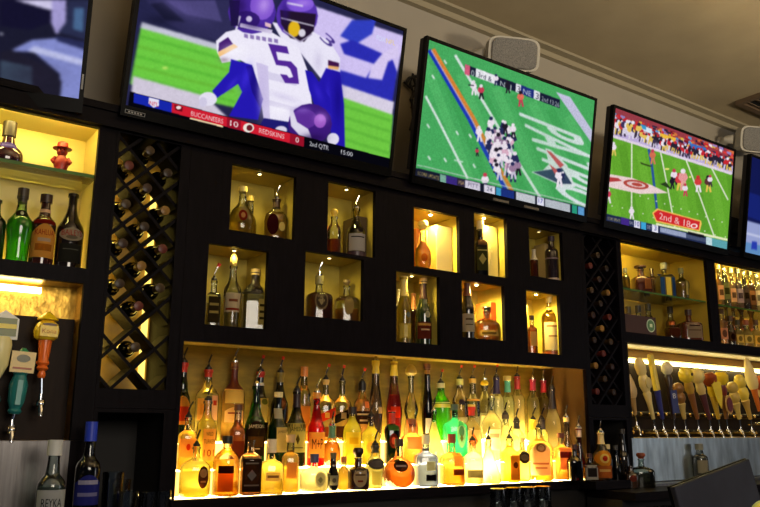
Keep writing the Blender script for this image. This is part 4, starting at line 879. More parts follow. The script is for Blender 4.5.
Q('round milky white bottle with blue cap and oval crest label', 314, 476, 460, 29, 0, 'flask', g=(250, 250, 236), liq=(252, 248, 200), fill=.78, cap=(60, 66, 110), capr=1.3, caph=.022, haze=.8, nr=.014, labels=[(.40, .50, (.42, .35), (226, 220, 176), 'oval', [('#oval', 0, .8, .8, (190, 186, 150)), ('#diamond', -.05, .5, .4, (130, 130, 100))])])
Q('small dark green bell shaped bottle with grey label', 333, 477, 456, 12, 0, 'tall', g=(74, 74, 50), liq=(60, 56, 30), fill=.7, cap=(70, 66, 52), caph=.012, labels=[(.30, .28, .7, (176, 170, 140), 'rect', [('#oval', 0, .5, .5, (110, 100, 80))])])
Q('small golden bottle squeezed beside the dark brown flask', 343.5, 477, 460, 11, 0, 'round', liq=(246, 186, 40), fill=.8, cap=(206, 120, 50), caph=.012, haze=.5)
Q('opaque dark brown jug bottle with knob stopper and oval cream label', 358, 475, 458, 23, 0, 'squat', g=(52, 26, 14), dark=True, nr=.014, cap=(44, 24, 16), capr=1.6, caph=.040, capstyle='knob', labels=[(.40, .62, .66, (206, 176, 130), 'oval', [('#rect', .12, .75, 0.063, (90, 50, 30)), ('#rect', -.2, .4, .1, (150, 60, 40))])])
Q('clear rounded bottle with oval slate plaque on its shoulder', 375, 470, 446, 20, 0, 'taper', liq=(252, 240, 150), fill=.62, pour='k', haze=.6, foil=(60, 56, 40), flen=.16, labels=[(.58, .26, .92, (84, 80, 84), 'oval', [('#oval', 0, .8, .6, (110, 104, 106))]), (.25, .3, .6, (236, 220, 120), 'rect', [])])
Q('diamond cut cognac decanter with black oval badge', 399, 468, 444, 33, 0, 'ball', liq=(206, 96, 24), fill=.58, nr=.015, cap=(60, 36, 28), capr=1.2, caph=.020, seg=14, labels=[(.50, .26, .52, (34, 26, 28), 'oval', [('#rect', 0, .7, 0.162, (170, 166, 170))])])
Q('pale blue square tequila bottle with small black label', 426, 463, 442, 22, 0, 'square', g=(190, 200, 224), liq=(170, 180, 214), fill=.72, cap=(236, 230, 190), capr=1.35, caph=.030, haze=.25, band=[(.80, .05, (50, 46, 50))], labels=[(.20, .14, (.46, .2), (24, 20, 22), 'rect', []), (.46, .2, (.4, .2), (224, 214, 150), 'rect', [])])
Q('square amber tequila bottle with red brown stopper', 452, 463, 441, 24, 0, 'squat', liq=(216, 140, 40), fill=.72, cap=(150, 54, 26), capr=1.3, caph=.030, labels=[(.30, .14, (.46, .3), (96, 44, 26), 'rect', []), (.58, .3, (.4, .3), (230, 180, 90), 'rect', [])])
Q('clear glowing tequila bottle with small grey label and dark spout', 473, 462, 441, 21, 0, 'squat', liq=(254, 244, 180), fill=.8, pour='k', haze=.65, labels=[(.24, .18, .85, (130, 120, 96), 'rect', [])])
Q('glowing white conical bottle with dark spout in front row', 489, 465, 440, 27, 0, 'cone', g=(255, 250, 230), liq=(254, 246, 190), fill=.86, pour='k', haze=.65, nr=.012)
Q('amber bottle with brown label and dark round mark in front row', 510, 465, 439, 20, 0, 'round', liq=(250, 200, 30), fill=.85, pour='k', haze=.6, labels=[(.34, .56, (.55, .3), (176, 110, 40), 'rect', [('#oval', .1, .5, .26, (80, 40, 20))])])
Q('narrow bottle with black disc label beside the brown labelled one', 523, 465, 440, 12, 0, 'square', liq=(250, 216, 90), fill=.85, nr=.011, haze=.6, labels=[(.58, .30, .9, (50, 40, 40), 'oval', [('#oval', 0, .8, .5, (110, 100, 90))])], cap=(206, 180, 120), caph=.01)
Q('rum bottle with large cream label and round engraved portrait seal', 540, 462, 428, 26, 0, 'round', liq=(236, 150, 30), fill=.75, pour='k', haze=.5, labels=[(.42, .62, (.74, -.15), (246, 224, 180), 'arch', [('#oval', .32, .5, .26, (150, 110, 70)), ('#oval', .32, .32, .17, (226, 200, 150)), ('#rect', -.15, .8, .06, (190, 130, 100)), ('#rect', -.28, .6, .05, (190, 130, 100))])])
Q('amber liqueur bottle with maroon ribbon label across pink paper', 562, 465, 436, 20, 0, 'square', liq=(246, 150, 30), fill=.8, cap=(90, 40, 30), caph=.014, haze=.5, labels=[(.48, .50, (.7, .2), (226, 150, 110), 'rect', [('#rect', .18, 1.0, .28, (120, 40, 40))])])
Q('small dark red bottle with gold neck charm at right of front row', 575, 468, 447, 14, (-.058, -.2595), 'squat', g=(120, 40, 30), liq=(96, 16, 12), fill=.8, nr=.012, cap=(60, 26, 26), caph=.012, labels=[(.66, .14, .4, (226, 190, 120), 'diamond', [])])
Q('squat red bottle with white framed black label', 590, 472, 456, 14, (-.058, -.2595), 'squat', g=(140, 40, 30), liq=(120, 20, 12), fill=.8, nr=.012, cap=(60, 20, 20), caph=.010, labels=[(.34, .58, .92, (196, 190, 180), 'rect', [('#rect', 0, .72, .62, (50, 44, 44))])])
Q('colourful bottle with orange sunburst label and cream neck, right end of front row', 602, 460, 433, 18, (-.06, -.2595), 'slope', liq=(226, 150, 60), fill=.6, foil=(240, 214, 150), flen=.24, pour='s', labels=[(.46, .34, .98, (236, 160, 50), 'oval', [('#oval', 0, .55, .6, (246, 220, 120)), ('#oval', 0, .3, .35, (196, 50, 30))]), (.18, .26, .9, (206, 110, 50), 'rect', [('#rect', .1, .7, .2, (240, 200, 120))])])


for tr in (0, 1, 2):
    row = sorted([q for q in SPEC if q[0][5] == tr], key=lambda q: q[0][1])
    px_ = lambda q: at(q[0][1], q[0][2], TIER[tr][0])
    for _ in range(6):
        for a, b in zip(row, row[1:]):
            pa, pb = px_(a), px_(b); ra, rb = (q[0][4]*depth_of(px_(q))/FPX/2 for q in (a, b)); gap = float(pb[0]-pa[0])-.003
            if ra+rb > gap: k = gap/(ra+rb); a[0][4] *= k; b[0][4] *= k
    for a, k in row: B(*a, group=G1, ymax=.056, **k)
for a, k in SPEC:
    if a[5] not in (0, 1, 2): B(*a, **k)

# ------------------------------------------------------------------ niche bottles and boxes
def N(i, dy=.09): return (dy, NICHE[i][2]+.0005)
GN = None
def box_thing(label, x0, x1, zb, h, y0, y1, rgb, marks=(), name='gift_box', rough=.5, rz=0.0, side=None):
    cx, cy = (x0+x1)/2, (y0+y1)/2; t = empty(name, (cx, cy, Z(zb)+.0006), rz); tag(t, label, 'box')
    MB().box(x0-cx, x1-cx, y0-cy, y1-cy, 0, h).build('carton', flat(rgb, rough), t, bevel=.002)
    if side: MB().box(x0-cx-.0012, x0-cx-.0004, y0-cy+.002, y1-cy-.002, .002, h-.002).build('side_panel', flat(side, rough), t)
    for (a, b, c, d, col) in marks: MB().box(x0-cx+(x1-x0)*a, x0-cx+(x1-x0)*b, y0-cy-.0012, y0-cy-.0003, h*c, h*d).build('printed_panel', flat(col, .5), t)
    return t
# 1
B('ornate crystal decanter with round red emblem in the top left niche', 242, 214, 190, 25, N(0, .08), 'ball', liq=(236, 206, 90), fill=.6, nr=.014, seg=12, cap=(226, 206, 120), capr=1.3, caph=.012, labels=[(.42, .24, .36, (130, 40, 30), 'oval', [('#oval', 0, .5, .5, (206, 150, 90))])])
B('narrow gold necked decanter behind the emblem decanter', 250, 212, 199, 14, N(0, .155), 'ball', liq=(226, 196, 80), fill=.6, cap=(206, 180, 90), caph=.010)
B('cognac bottle with dark wine label and spout in the top left niche', 276, 220, 200, 23, N(0, .08), 'flask', liq=(236, 190, 70), fill=.7, foil=(60, 40, 24), flen=.20, pour='s', labels=[(.38, .50, (.5, -.35), (60, 20, 24), 'oval', []), (.34, .22, (.28, .45), (240, 220, 130), 'oval', [])])
# 2
B('clear bottle with black checked label and red tipped spout in lower left niche', 213, 305, 281, 14, N(5, .075), 'square', liq=(200, 180, 100), fill=.5, pour='r', nr=.011, labels=[(.36, .56, .8, (60, 50, 30), 'rect', [('#rect', .2, .8, .1, (180, 160, 90)), ('#rect', -.1, .8, .1, (180, 160, 90))])])
B('tall ribbed bottle with cream label and gold stopper at niche centre', 232, 300, 266, 18, N(5, .075), 'taper', liq=(226, 206, 140), fill=.5, nr=.013, cap=(240, 210, 120), capr=1.2, caph=.055, capstyle='dome', labels=[(.40, .30, .9, (226, 206, 170), 'rect', [('#rect', .1, .6, 0.135, (150, 90, 60)), ('#rect', -.35, .9, .12, (160, 60, 40))])])
B('square faceted bottle with long dark neck in the lower left niche', 254, 305, 273, 25, N(5, .08), 'square', liq=(206, 186, 80), fill=.6, foil=(40, 30, 24), flen=.36, cap=(226, 196, 120), caph=.014, capr=.7, seg=12, labels=[(.30, .44, (.32, .5), (190, 170, 90), 'rect', [('#rect', .25, .7, .1, (60, 50, 20)), ('#rect', 0, .7, .1, (60, 50, 20)), ('#rect', -.25, .7, .1, (60, 50, 20))])])
# 3
B('gold stoppered decanter of reddish cognac beside an orange carton', 334, 235, 217, 14, N(1, .07), 'dome', liq=(190, 80, 40), fill=.4, nr=.013, cap=(236, 200, 80), capr=1.3, caph=.034, capstyle='knob', seg=12)
B('cognac bottle with white label and round black seal in its niche', 356, 240, 209, 19, N(1, .075), 'slope', g=(226, 220, 150), liq=(206, 190, 90), fill=.75, pour='s', labels=[(.30, .34, .88, (206, 200, 196), 'rect', [('#rect', .30, .8, 0.063, (40, 30, 40))]), (.56, .12, (.35, .3), (50, 40, 36), 'oval', [])], band=[(0.02, .10, (60, 40, 50))])
box_thing('orange cognac carton standing behind the gold stoppered decanter', 1.735, 1.80, NICHE[1][2], .15, .135, .19, (214, 130, 60))
box_thing('dark brown tall carton filling the right side of its niche', 1.905, 1.958, NICHE[1][2], .20, .06, .18, (60, 44, 26))
# 4
B('square bottle of dark bourbon with oval pewter crest label', 319, 290, 282, 26, N(6, .08), 'squat', liq=(120, 56, 26), fill=.66, nr=.014, cap=(160, 150, 90), capr=1.1, caph=.024, pour='s', labels=[(.46, .50, .52, (150, 130, 90), 'oval', [('#oval', 0, .8, .8, (90, 76, 60)), ('#diamond', 0, .5, .5, (190, 170, 120))])])
B('flat crystal flask with round glass knob in its niche', 346.5, 300, 286, 24, N(6, .08), 'squat', liq=(206, 140, 60), fill=.34, nr=.013, seg=14, cap=(130, 110, 70), capr=1.3, caph=.026, capstyle='knob', labels=[(.42, .5, .4, (176, 150, 90), 'oval', [])])
# 5
B('glittering gold crystal decanter in the brightest niche', 423, 245, 230, 17, N(2, .07), 'ball', liq=(250, 220, 90), fill=.7, seg=10, nr=.014, cap=(250, 226, 120), capr=1.9, caph=.042, capstyle='knob', labels=[(.3, .2, .4, (150, 90, 40), 'oval', [])])
box_thing('orange carton between the gold decanter and the cream carton', 2.275, 2.35, NICHE[2][2], .215, .10, .185, (236, 150, 60))
box_thing('large cream carton glowing at the right of the brightest niche', 2.362, 2.462, NICHE[2][2], .235, .05, .17, (250, 224, 150), side=(240, 160, 70))
# 6
B('frosted yellow sparkling wine bottle with gold foil neck', 404, 315, 277, 15, N(7, .065), 'slope', g=(250, 240, 160), liq=(236, 224, 110), fill=.82, foil=(236, 206, 110), flen=.3, haze=.6, labels=[(.18, .22, (.8, 0), (224, 200, 90), 'rect', [('#rect', 0, .3, .8, (250, 240, 170))]), (.42, .08, (.3, .4), (150, 160, 150), 'oval', [])])
B('dark green champagne bottle with red label and round crest', 423.5, 318, 282, 16, N(7, .065), 'slope', g=(30, 40, 18), dark=True, foil=(60, 30, 20), flen=.28, labels=[(.22, .26, .9, (110, 46, 36), 'rect', [('#rect', .36, .9, .14, (226, 170, 90)), ('#rect', .05, .6, 0.099, (226, 190, 150))]), (.47, .10, (.35, .3), (206, 196, 160), 'oval', [])], cap=(236, 190, 110), capr=.8, caph=.016)
B('small bottle with white top behind the frosted yellow bottle', 399, 300, 290, 8, N(7, .16), 'round', liq=(236, 214, 120), fill=.7, foil=(226, 214, 190), flen=.3)
B('small amber bottle behind between two champagne bottles', 413.5, 305, 294, 9, N(7, .16), 'round', liq=(206, 120, 50), fill=.8, foil=(226, 150, 90), flen=.3)
# 7
B('bottle with white foil top and dark lattice label in bright niche', 480.5, 250, 228, 13, N(3, .06), 'square', g=(90, 96, 60), liq=(60, 60, 30), fill=.8, nr=.014, cap=(246, 220, 160), capr=1.25, caph=.034, labels=[(.34, .46, .85, (70, 70, 40), 'rect', [('#diamond', 0, .7, .5, (206, 190, 110)), ('#rect', .38, .9, .06, (206, 190, 110))]), (.68, .12, .7, (110, 80, 50), 'rect', [])])
b7 = box_thing('cream carton embossed with a small figure in a bright niche', 2.668, 2.782, NICHE[3][2], .275, .06, .16, (236, 214, 130), side=(60, 46, 20))
mb = MB(); fx = 0
for (a, b, c, d) in ((-.004, .006, .155, .18), (-.016, .018, .138, .15), (-.006, .008, .10, .14), (-.012, -.004, .075, .10), (.006, .014, .07, .10)): mb.box(a, b, -.0525, -.0502, c, d)
o = mb.build('embossed_figure', flat((250, 226, 150), .3), b7)
# 8
B('dark champagne bottle with white label at left of its bright niche', 467.5, 312, 280, 14, N(8, .06), 'slope', g=(36, 30, 20), dark=True, foil=(110, 60, 36), flen=.28, labels=[(.26, .30, .9, (206, 190, 160), 'rect', [('#rect', .2, .6, .1, (110, 90, 60)), ('#rect', -.1, .6, .06, (110, 90, 60))])])
B('round clear flask with twin black horn stoppers', 487, 325, 312, 27, N(8, .08), 'flask', liq=(244, 220, 110), fill=.7, nr=.014, haze=.4, cap=(30, 26, 22), capr=1.7, caph=.024, capstyle='horns', labels=[(.26, .20, .7, (190, 160, 90), 'rect', [('#rect', 0, .8, .4, (110, 86, 40))])])
box_thing('narrow orange carton at right behind the black horned flask', 2.722, 2.758, NICHE[8][2], .20, .06, .17, (214, 96, 40))
# 9
B('small red bottle with white neck in the darkest niche', 534, 262, 250, 8, N(4, .07), 'round', liq=(170, 60, 40), fill=.8, foil=(190, 180, 160), flen=.35)
B('dark bottle on white base in the darkest niche', 552, 262, 240, 14, N(4, .07), 'long', g=(34, 24, 30), dark=True, cap=(60, 46, 60), caph=.016, band=[(.02, .06, (170, 150, 140)), (.52, .03, (110, 90, 100))])
box_thing('pale box edge at the right side of the darkest niche', 3.17, 3.205, NICHE[4][2], .22, .09, .17, (150, 130, 90))
# 10
b = box_thing('open gold carton with window in the lower right niche', 2.93, 3.00, NICHE[9][2], .255, .07, .17, (250, 206, 90), marks=((.12, .62, .08, .78, (150, 90, 30)),))
B('small whisky bottle in front of the open gold carton', 532, 330, 318, 9, N(9, .045), 'square', liq=(190, 96, 30), fill=.8, cap=(60, 30, 20), caph=.010, labels=[(.4, .4, .8, (246, 200, 110), 'rect', [])])
B('bright single malt bottle with big cream label in lower right niche', 550, 320, 301, 17, N(9, .075), 'long', g=(250, 240, 190), liq=(240, 200, 80), fill=.76, nr=.014, cap=(250, 226, 150), capr=1.3, caph=.030, haze=.5, labels=[(.34, .50, .9, (250, 232, 180), 'rect', [('#rect', .36, .8, .06, (170, 130, 80)), ('#rect', 0, .6, .05, (170, 130, 80))])], band=[(.82, .05, (240, 196, 90)), (.02, .05, (120, 60, 30))])

# ------------------------------------------------------------------ left shelf
LB = (.09, .5415); LT = (.11, .8925)
B('round dark purple liqueur bottle with black fluted cap on the left glass shelf', 8, 146, 134, 30, LT, 'ball', g=(50, 24, 30), dark=True, nr=.018, rot=.3, cap=(46, 40, 34), capr=1.15, caph=.042, labels=[(.60, .16, .8, (100, 84, 190), 'rect', [('#rect', 0, .8, .4, (150, 140, 226))])])
p = at(61, 164, .11); fg = empty('figurine', (float(p[0]), .11, Z(.8930)), -.2); tag(fg, 'small red figurine wearing a brimmed hat on the left glass shelf', 'figurine')
RDM = flat((140, 30, 24), .35)
MB().loft([(0, .030, .022), (.006, .031, .023), (.010, .020, .016), (.03, .019, .015)], RDM, seg=16).build('base', parent=fg)
b = MB().loft([(.022, .021, .016), (.045, .027, .019), (.062, .024, .017), (.076, .015, .013), (.082, .011, .010)], RDM, seg=16)
b.ball((0, -.001, .094), .0195, RDM, sc=(1, .95, 1.05)); b.ball((0, -.020, .092), .004, RDM, 8, 6); b.build('body', parent=fg)
b = MB()
for sx in (-1, 1): b.ball((sx*.007, -.0185, .098), .0026, BLACK, 8, 6)
b.tube([(-.006, -.0195, .0855), (0, -.0205, .084), (.006, -.0195, .0855)], .0008, BLACK, 6); b.build('face', parent=fg)
for sx in (-1, 1):
    MB().tube([(sx*.021, -.002, .068), (sx*.031, -.008, .054), (sx*.026, -.019, .044)], [.008, .007, .006], RDM, 8).build('arm', parent=fg)
MB().loft([(.104, .033, .030), (.1065, .034, .031), (.108, .021, .019), (.128, .018, .016), (.132, .012, .011)], flat((150, 30, 24), .4), seg=20).build('hat', parent=fg)
B('green melon liqueur bottle with flared shoulders and dark cap', 20, 225, 196, 25, LB, 'taper', g=(190, 220, 150), liq=(90, 220, 40), fill=.74, haze=.4, rot=.3, cap=(50, 40, 34), capr=1.25, caph=.026, foil=(46, 40, 30), flen=.10, labels=[(.73, .10, .8, (50, 46, 36), 'arch', [('#oval', 0, .3, .6, (190, 190, 170))])])
B('coffee liqueur bottle with orange yellow label and brown neck', 43, 235, 200, 23, LB, 'round', g=(50, 20, 14), dark=True, rot=.3, nr=.016, cap=(50, 30, 24), capr=1.2, caph=.018, band=[(.80, .05, (190, 150, 120))], labels=[(.37, .50, .95, (250, 180, 80), 'arch', [('KAHLUA', .24, .8, .16, (200, 50, 36)), ('#rect', .02, .55, .10, (214, 190, 170)), ('#rect', -.2, .7, .2, (190, 120, 40))]), (.65, .07, .9, (130, 30, 24), 'arch', [])])
B('irish cream bottle with black neck and red oval lettered label', 70, 235, 194, 26, LB, 'slope', g=(30, 22, 18), dark=True, rot=.3, nr=.015, labels=[(.44, .17, .85, (190, 176, 150), 'oval', [('BAILEYS', .12, .85, .42, (190, 50, 40)), ('#oval', -.22, .5, .3, (130, 120, 100))]), (.20, .24, .8, (50, 50, 46), 'rect', [('#rect', .2, .7, 0.054, (110, 110, 100))])])
B('green bottle cut off at the very left edge of the shelf', -6, 225, 200, 22, LB, 'round', g=(60, 130, 40), liq=(40, 120, 30), fill=.7, rot=.3, haze=.4)

# ------------------------------------------------------------------ right shelves
RB = (.08, .5415); RM = (.10, .8035)
B('tiny grey capped bottle at the left end of the upper right shelf', 625.5, 280, 271, 8, RM, 'round', liq=(150, 130, 70), cap=(110, 110, 100), caph=.014)
B('dark flat square bottle with wide mushroom cap on the upper right shelf', 641, 280, 270, 19, RM, 'squat', g=(60, 26, 18), dark=True, nr=.018, cap=(50, 26, 18), capr=2.0, caph=.022, capstyle='flat', labels=[(.40, .5, (.34, .35), (150, 96, 60), 'rect', [])])
B('small dark bottle peeking from behind the mushroom capped bottle', 652, 278, 269, 8, (.19, .8035), 'square', g=(60, 40, 26), dark=True)
B('tall bottle striped blue and gold with silver stopper', 664.5, 280, 268, 17, RM, 'square', liq=(220, 196, 90), fill=.9, nr=.014, cap=(150, 150, 130), capr=1.5, caph=.030, labels=[(.40, .76, (.24, -.62), (36, 70, 150), 'rect', []), (.40, .76, (.30, .05), (240, 220, 100), 'rect', []), (.40, .76, (.22, .7), (40, 76, 150), 'rect', [])])
B('clear yellow bottle with stopper beside the blue and gold one', 681.5, 282, 272, 15, RM, 'taper', liq=(206, 176, 60), fill=.8, nr=.012, cap=(130, 130, 90), capr=1.4, caph=.022, labels=[(.42, .5, (.2, .4), (236, 220, 130), 'rect', [])])
lb = box_thing('dark red long box with round green and white badge lying on the lower right shelf', 3.745, 4.075, .5415, .115, .05, .15, (60, 30, 22))
pb = (4.02-3.91)
MB().loft([(0, .040), (.0015, .040)], flat((206, 226, 206)), seg=24, M=Matrix.Translation((pb, -.0502, .062)) @ Matrix.Rotation(math.pi/2, 4, 'X')).build('badge', parent=lb)
MB().loft([(.0016, .033), (.0022, .033)], flat((90, 140, 100)), seg=24, M=Matrix.Translation((pb, -.0502, .062)) @ Matrix.Rotation(math.pi/2, 4, 'X')).build('badge_centre', parent=lb)
MB().box(pb-.012, pb+.012, -.0535, -.0524, .052, .072).build('badge_mark', flat((210, 230, 210)), lb)
for i, (px, pt, lb_, cc) in enumerate(((629, 312, 'dark capped bottle standing behind the long box, leftmost of three', (70, 60, 40)), (639, 311, 'dark capped bottle standing behind the long box, middle of three', (66, 56, 40)), (649, 309, 'dark capped bottle standing behind the long box, rightmost of three', (60, 52, 36)))):
    B(lb_, px, 325, pt, 9, (.19, .5415), 'long', liq=(206, 176, 110), nr=.014, cap=cc, capr=1.3, caph=.030, group='capped bottles behind the long box')
B('dark capped bottle right under the blue and gold bottle', 671, 325, 312, 10, (.19, .5415), 'round', liq=(190, 120, 50), cap=(60, 50, 34), capr=1.4, caph=.032)
B('amber whisky bottle with orange neck on the lower right shelf', 672, 325, 322, 14, (.075, .5415), 'squat', liq=(150, 70, 26), fill=.9, nr=.014, foil=(214, 110, 40), flen=.2, labels=[(.4, .5, .8, (90, 44, 30), 'rect', [])])
B('large dark whisky bottle with cream label below the clear yellow bottle', 689, 325, 314, 22, (.075, .5415), 'squat', g=(80, 36, 22), dark=True, nr=.016, cap=(60, 34, 24), capr=1.2, caph=.024, labels=[(.36, .56, (.7, .1), (170, 150, 130), 'rect', [('#rect', .3, .7, .1, (70, 40, 30)), ('#rect', 0, .8, .06, (110, 80, 60))])])
B('shadowed bottle at right end of the first right shelf', 702.5, 325, 312, 12, (.10, .5415), 'round', g=(60, 40, 26), dark=True, labels=[(.4, .4, .7, (120, 110, 96), 'rect', [])])
E2 = 'bottles packed on the far right shelves'
desc = [
 (719.5, 283, 268, 7, 'pale bottle with gold top at the left end of the far upper shelf', (206, 150, 110), (220, 190, 110), 'round'),
 (725, 283, 263, 8, 'dark green necked bottle, tallest at left of the far upper shelf', (90, 96, 50), (36, 56, 30), 'slope'),
 (732, 285, 272, 7, 'pinkish bottle with pale cap on the far upper shelf', (206, 160, 130), (170, 170, 120), 'round'),
 (738.5, 287, 272, 8, 'lilac labelled bottle with dark neck on the far upper shelf', (140, 120, 150), (40, 36, 30), 'round'),
 (745, 289, 270, 7, 'black narrow bottle on the far upper shelf', (50, 36, 30), (30, 24, 20), 'slope'),
 (751, 290, 274, 7, 'brown square bottle near the right edge of the upper shelf', (110, 70, 40), (60, 40, 26), 'square'),
 (757.5, 290, 273, 8, 'bottle with white label at the right edge of the upper shelf', (190, 180, 170), (40, 30, 24), 'round')]
for cx, cy, yt_, w, lb_, lq, cc, st in desc:
    B(lb_, cx, cy, yt_, w, (.09, .7985), st, liq=lq, fill=.8, cap=cc, capr=1.3, caph=.020, group=E2, labels=[(.36, .36, .8, tuple(min(255, c+30) for c in lq), 'rect', [('#rect', 0, .7, .4, tuple(int(c*.6) for c in lq))])])
desc = [
 (722.5, 330, 313, 10, .08, 'tall pink paper labelled bottle on the far lower shelf', (206, 150, 130), (60, 34, 26), 'long'),
 (731, 333, 320, 9, .075, 'dark brown rounded bottle on the far lower shelf', (70, 36, 22), (44, 24, 20), 'slope'),
 (738.5, 335, 324, 8, .08, 'clear bottle with grey label and black cap on the far lower shelf', (214, 190, 110), (34, 30, 26), 'square'),
 (747, 337, 324, 10, .08, 'wide clear bottle with ring label on the far lower shelf', (226, 200, 110), (110, 50, 40), 'squat'),
 (757, 338, 324, 9, .08, 'clear gold bottle at the right edge of the lower shelf', (236, 206, 90), (60, 30, 26), 'square'),
 (727, 322, 308, 6, .19, 'red capped bottle in the back rank, left of four', (190, 110, 60), (150, 40, 30), 'round'),
 (734, 322, 309, 6, .19, 'red capped bottle in the back rank, second of four', (190, 110, 60), (140, 50, 30), 'round'),
 (742, 323, 308, 7, .19, 'red capped bottle in the back rank, third of four', (206, 130, 90), (150, 40, 30), 'round'),
 (752, 324, 308, 7, .19, 'red capped bottle in the back rank, right of four', (206, 130, 90), (150, 36, 30), 'round')]
for cx, cy, yt_, w, yy, lb_, lq, cc, st in desc:
    B(lb_, cx, cy, yt_, w, (yy, .5415), st, liq=lq, fill=.8, cap=cc, capr=1.4, caph=.024, group=E2, labels=[(.34, .34, .8, tuple(min(255, int(c*.9)+20) for c in lq), 'rect', [('#oval', 0, .6, .7, tuple(int(c*.6) for c in lq))])])

# ------------------------------------------------------------------ wine in the racks
def wine(label, px, pz, y, group, foil, nt=0):
    t = empty('wine_bottle', (px, y, pz)); tag(t, label, 'wine bottle', group)
    M = Matrix.Rotation(math.pi/2, 4, 'X')
    rows = smooth_prof(profile('slope', .225, .034, .0135))
    MB().loft(rows, pbr('wine_glass', S(16, 14, 10), .08, spec=.8, coat=.4), M=M, seg=16).build('glass_body', parent=t)
    MB().loft([(.172, .0150), (.212, .0160), (.2135, .0180), (.2265, .0182), (.2275, .016)], pbr('wine_foil_%d' % foil[0], S(*foil), .35, spec=.3), M=M, seg=14).build('neck_foil', parent=t); return t
spots = [(0.93, .985), (0.89, .90), (.97, .90), (.865, .83), (.93, .81), (.99, .80), (.88, .74), (.96, .70), (.85, .62), (.92, .635), (1.0, .655), (.875, .505), (.95, .56), (.90, .41), (1.0, .47), (.83, .33), (.98, .23)]
place = ['near the top', 'in the second row', 'in the second row', 'in the third row', 'in the third row', 'in the third row', 'in the upper middle', 'in the upper middle', 'at the left middle', 'at the middle', 'at the right middle', 'just below the middle', 'just below the middle', 'in the lower half', 'at right in the lower half', 'low at the left', 'in the lowest filled cell']
fl = [(90, 34, 26), (44, 30, 20), (60, 44, 24), (130, 96, 40), (50, 30, 22)]
# cell centres of the lattice: slats cross at z0 + pitch*k/2
def cells(x0, x1, pitch):
    out = []; cx = (x0+x1)/2; z = .127
    r = 0
    while True:
        zc = z + pitch*(.5 + r*.5) + pitch/2*0
        if zc > 1.03: break
        xs = [cx] if r % 2 == 1 else [cx-pitch/2, cx+pitch/2]
        for x in xs: out.append((r, x, zc + 0))
        r += 1
    return out
def rack_fill(x0, x1, pitch, where, group, skip, y):
    for i, (r, x, zc) in enumerate(cells(x0, x1, pitch)):
        if r in skip or not (x0+.036 < x < x1-.036): continue
        side = 'middle' if abs(x-(x0+x1)/2) < .01 else ('left' if x < (x0+x1)/2 else 'right')
        wine('wine bottle lying in the %s, %s cell, number %s from the bottom' % (where, side, ['one', 'two', 'three', 'four', 'five', 'six', 'seven', 'eight', 'nine', 'ten', 'eleven', 'twelve', 'thirteen', 'fourteen'][r]), x, Z(zc), y, group, fl[i % 5])
rack_fill(.797, 1.035, .15, 'gold lit rack', 'wine bottles in the left rack', (0, 2), .235)
rack_fill(3.392, 3.672, .14, 'dark right rack', 'wine bottles in the right rack', (), .245)

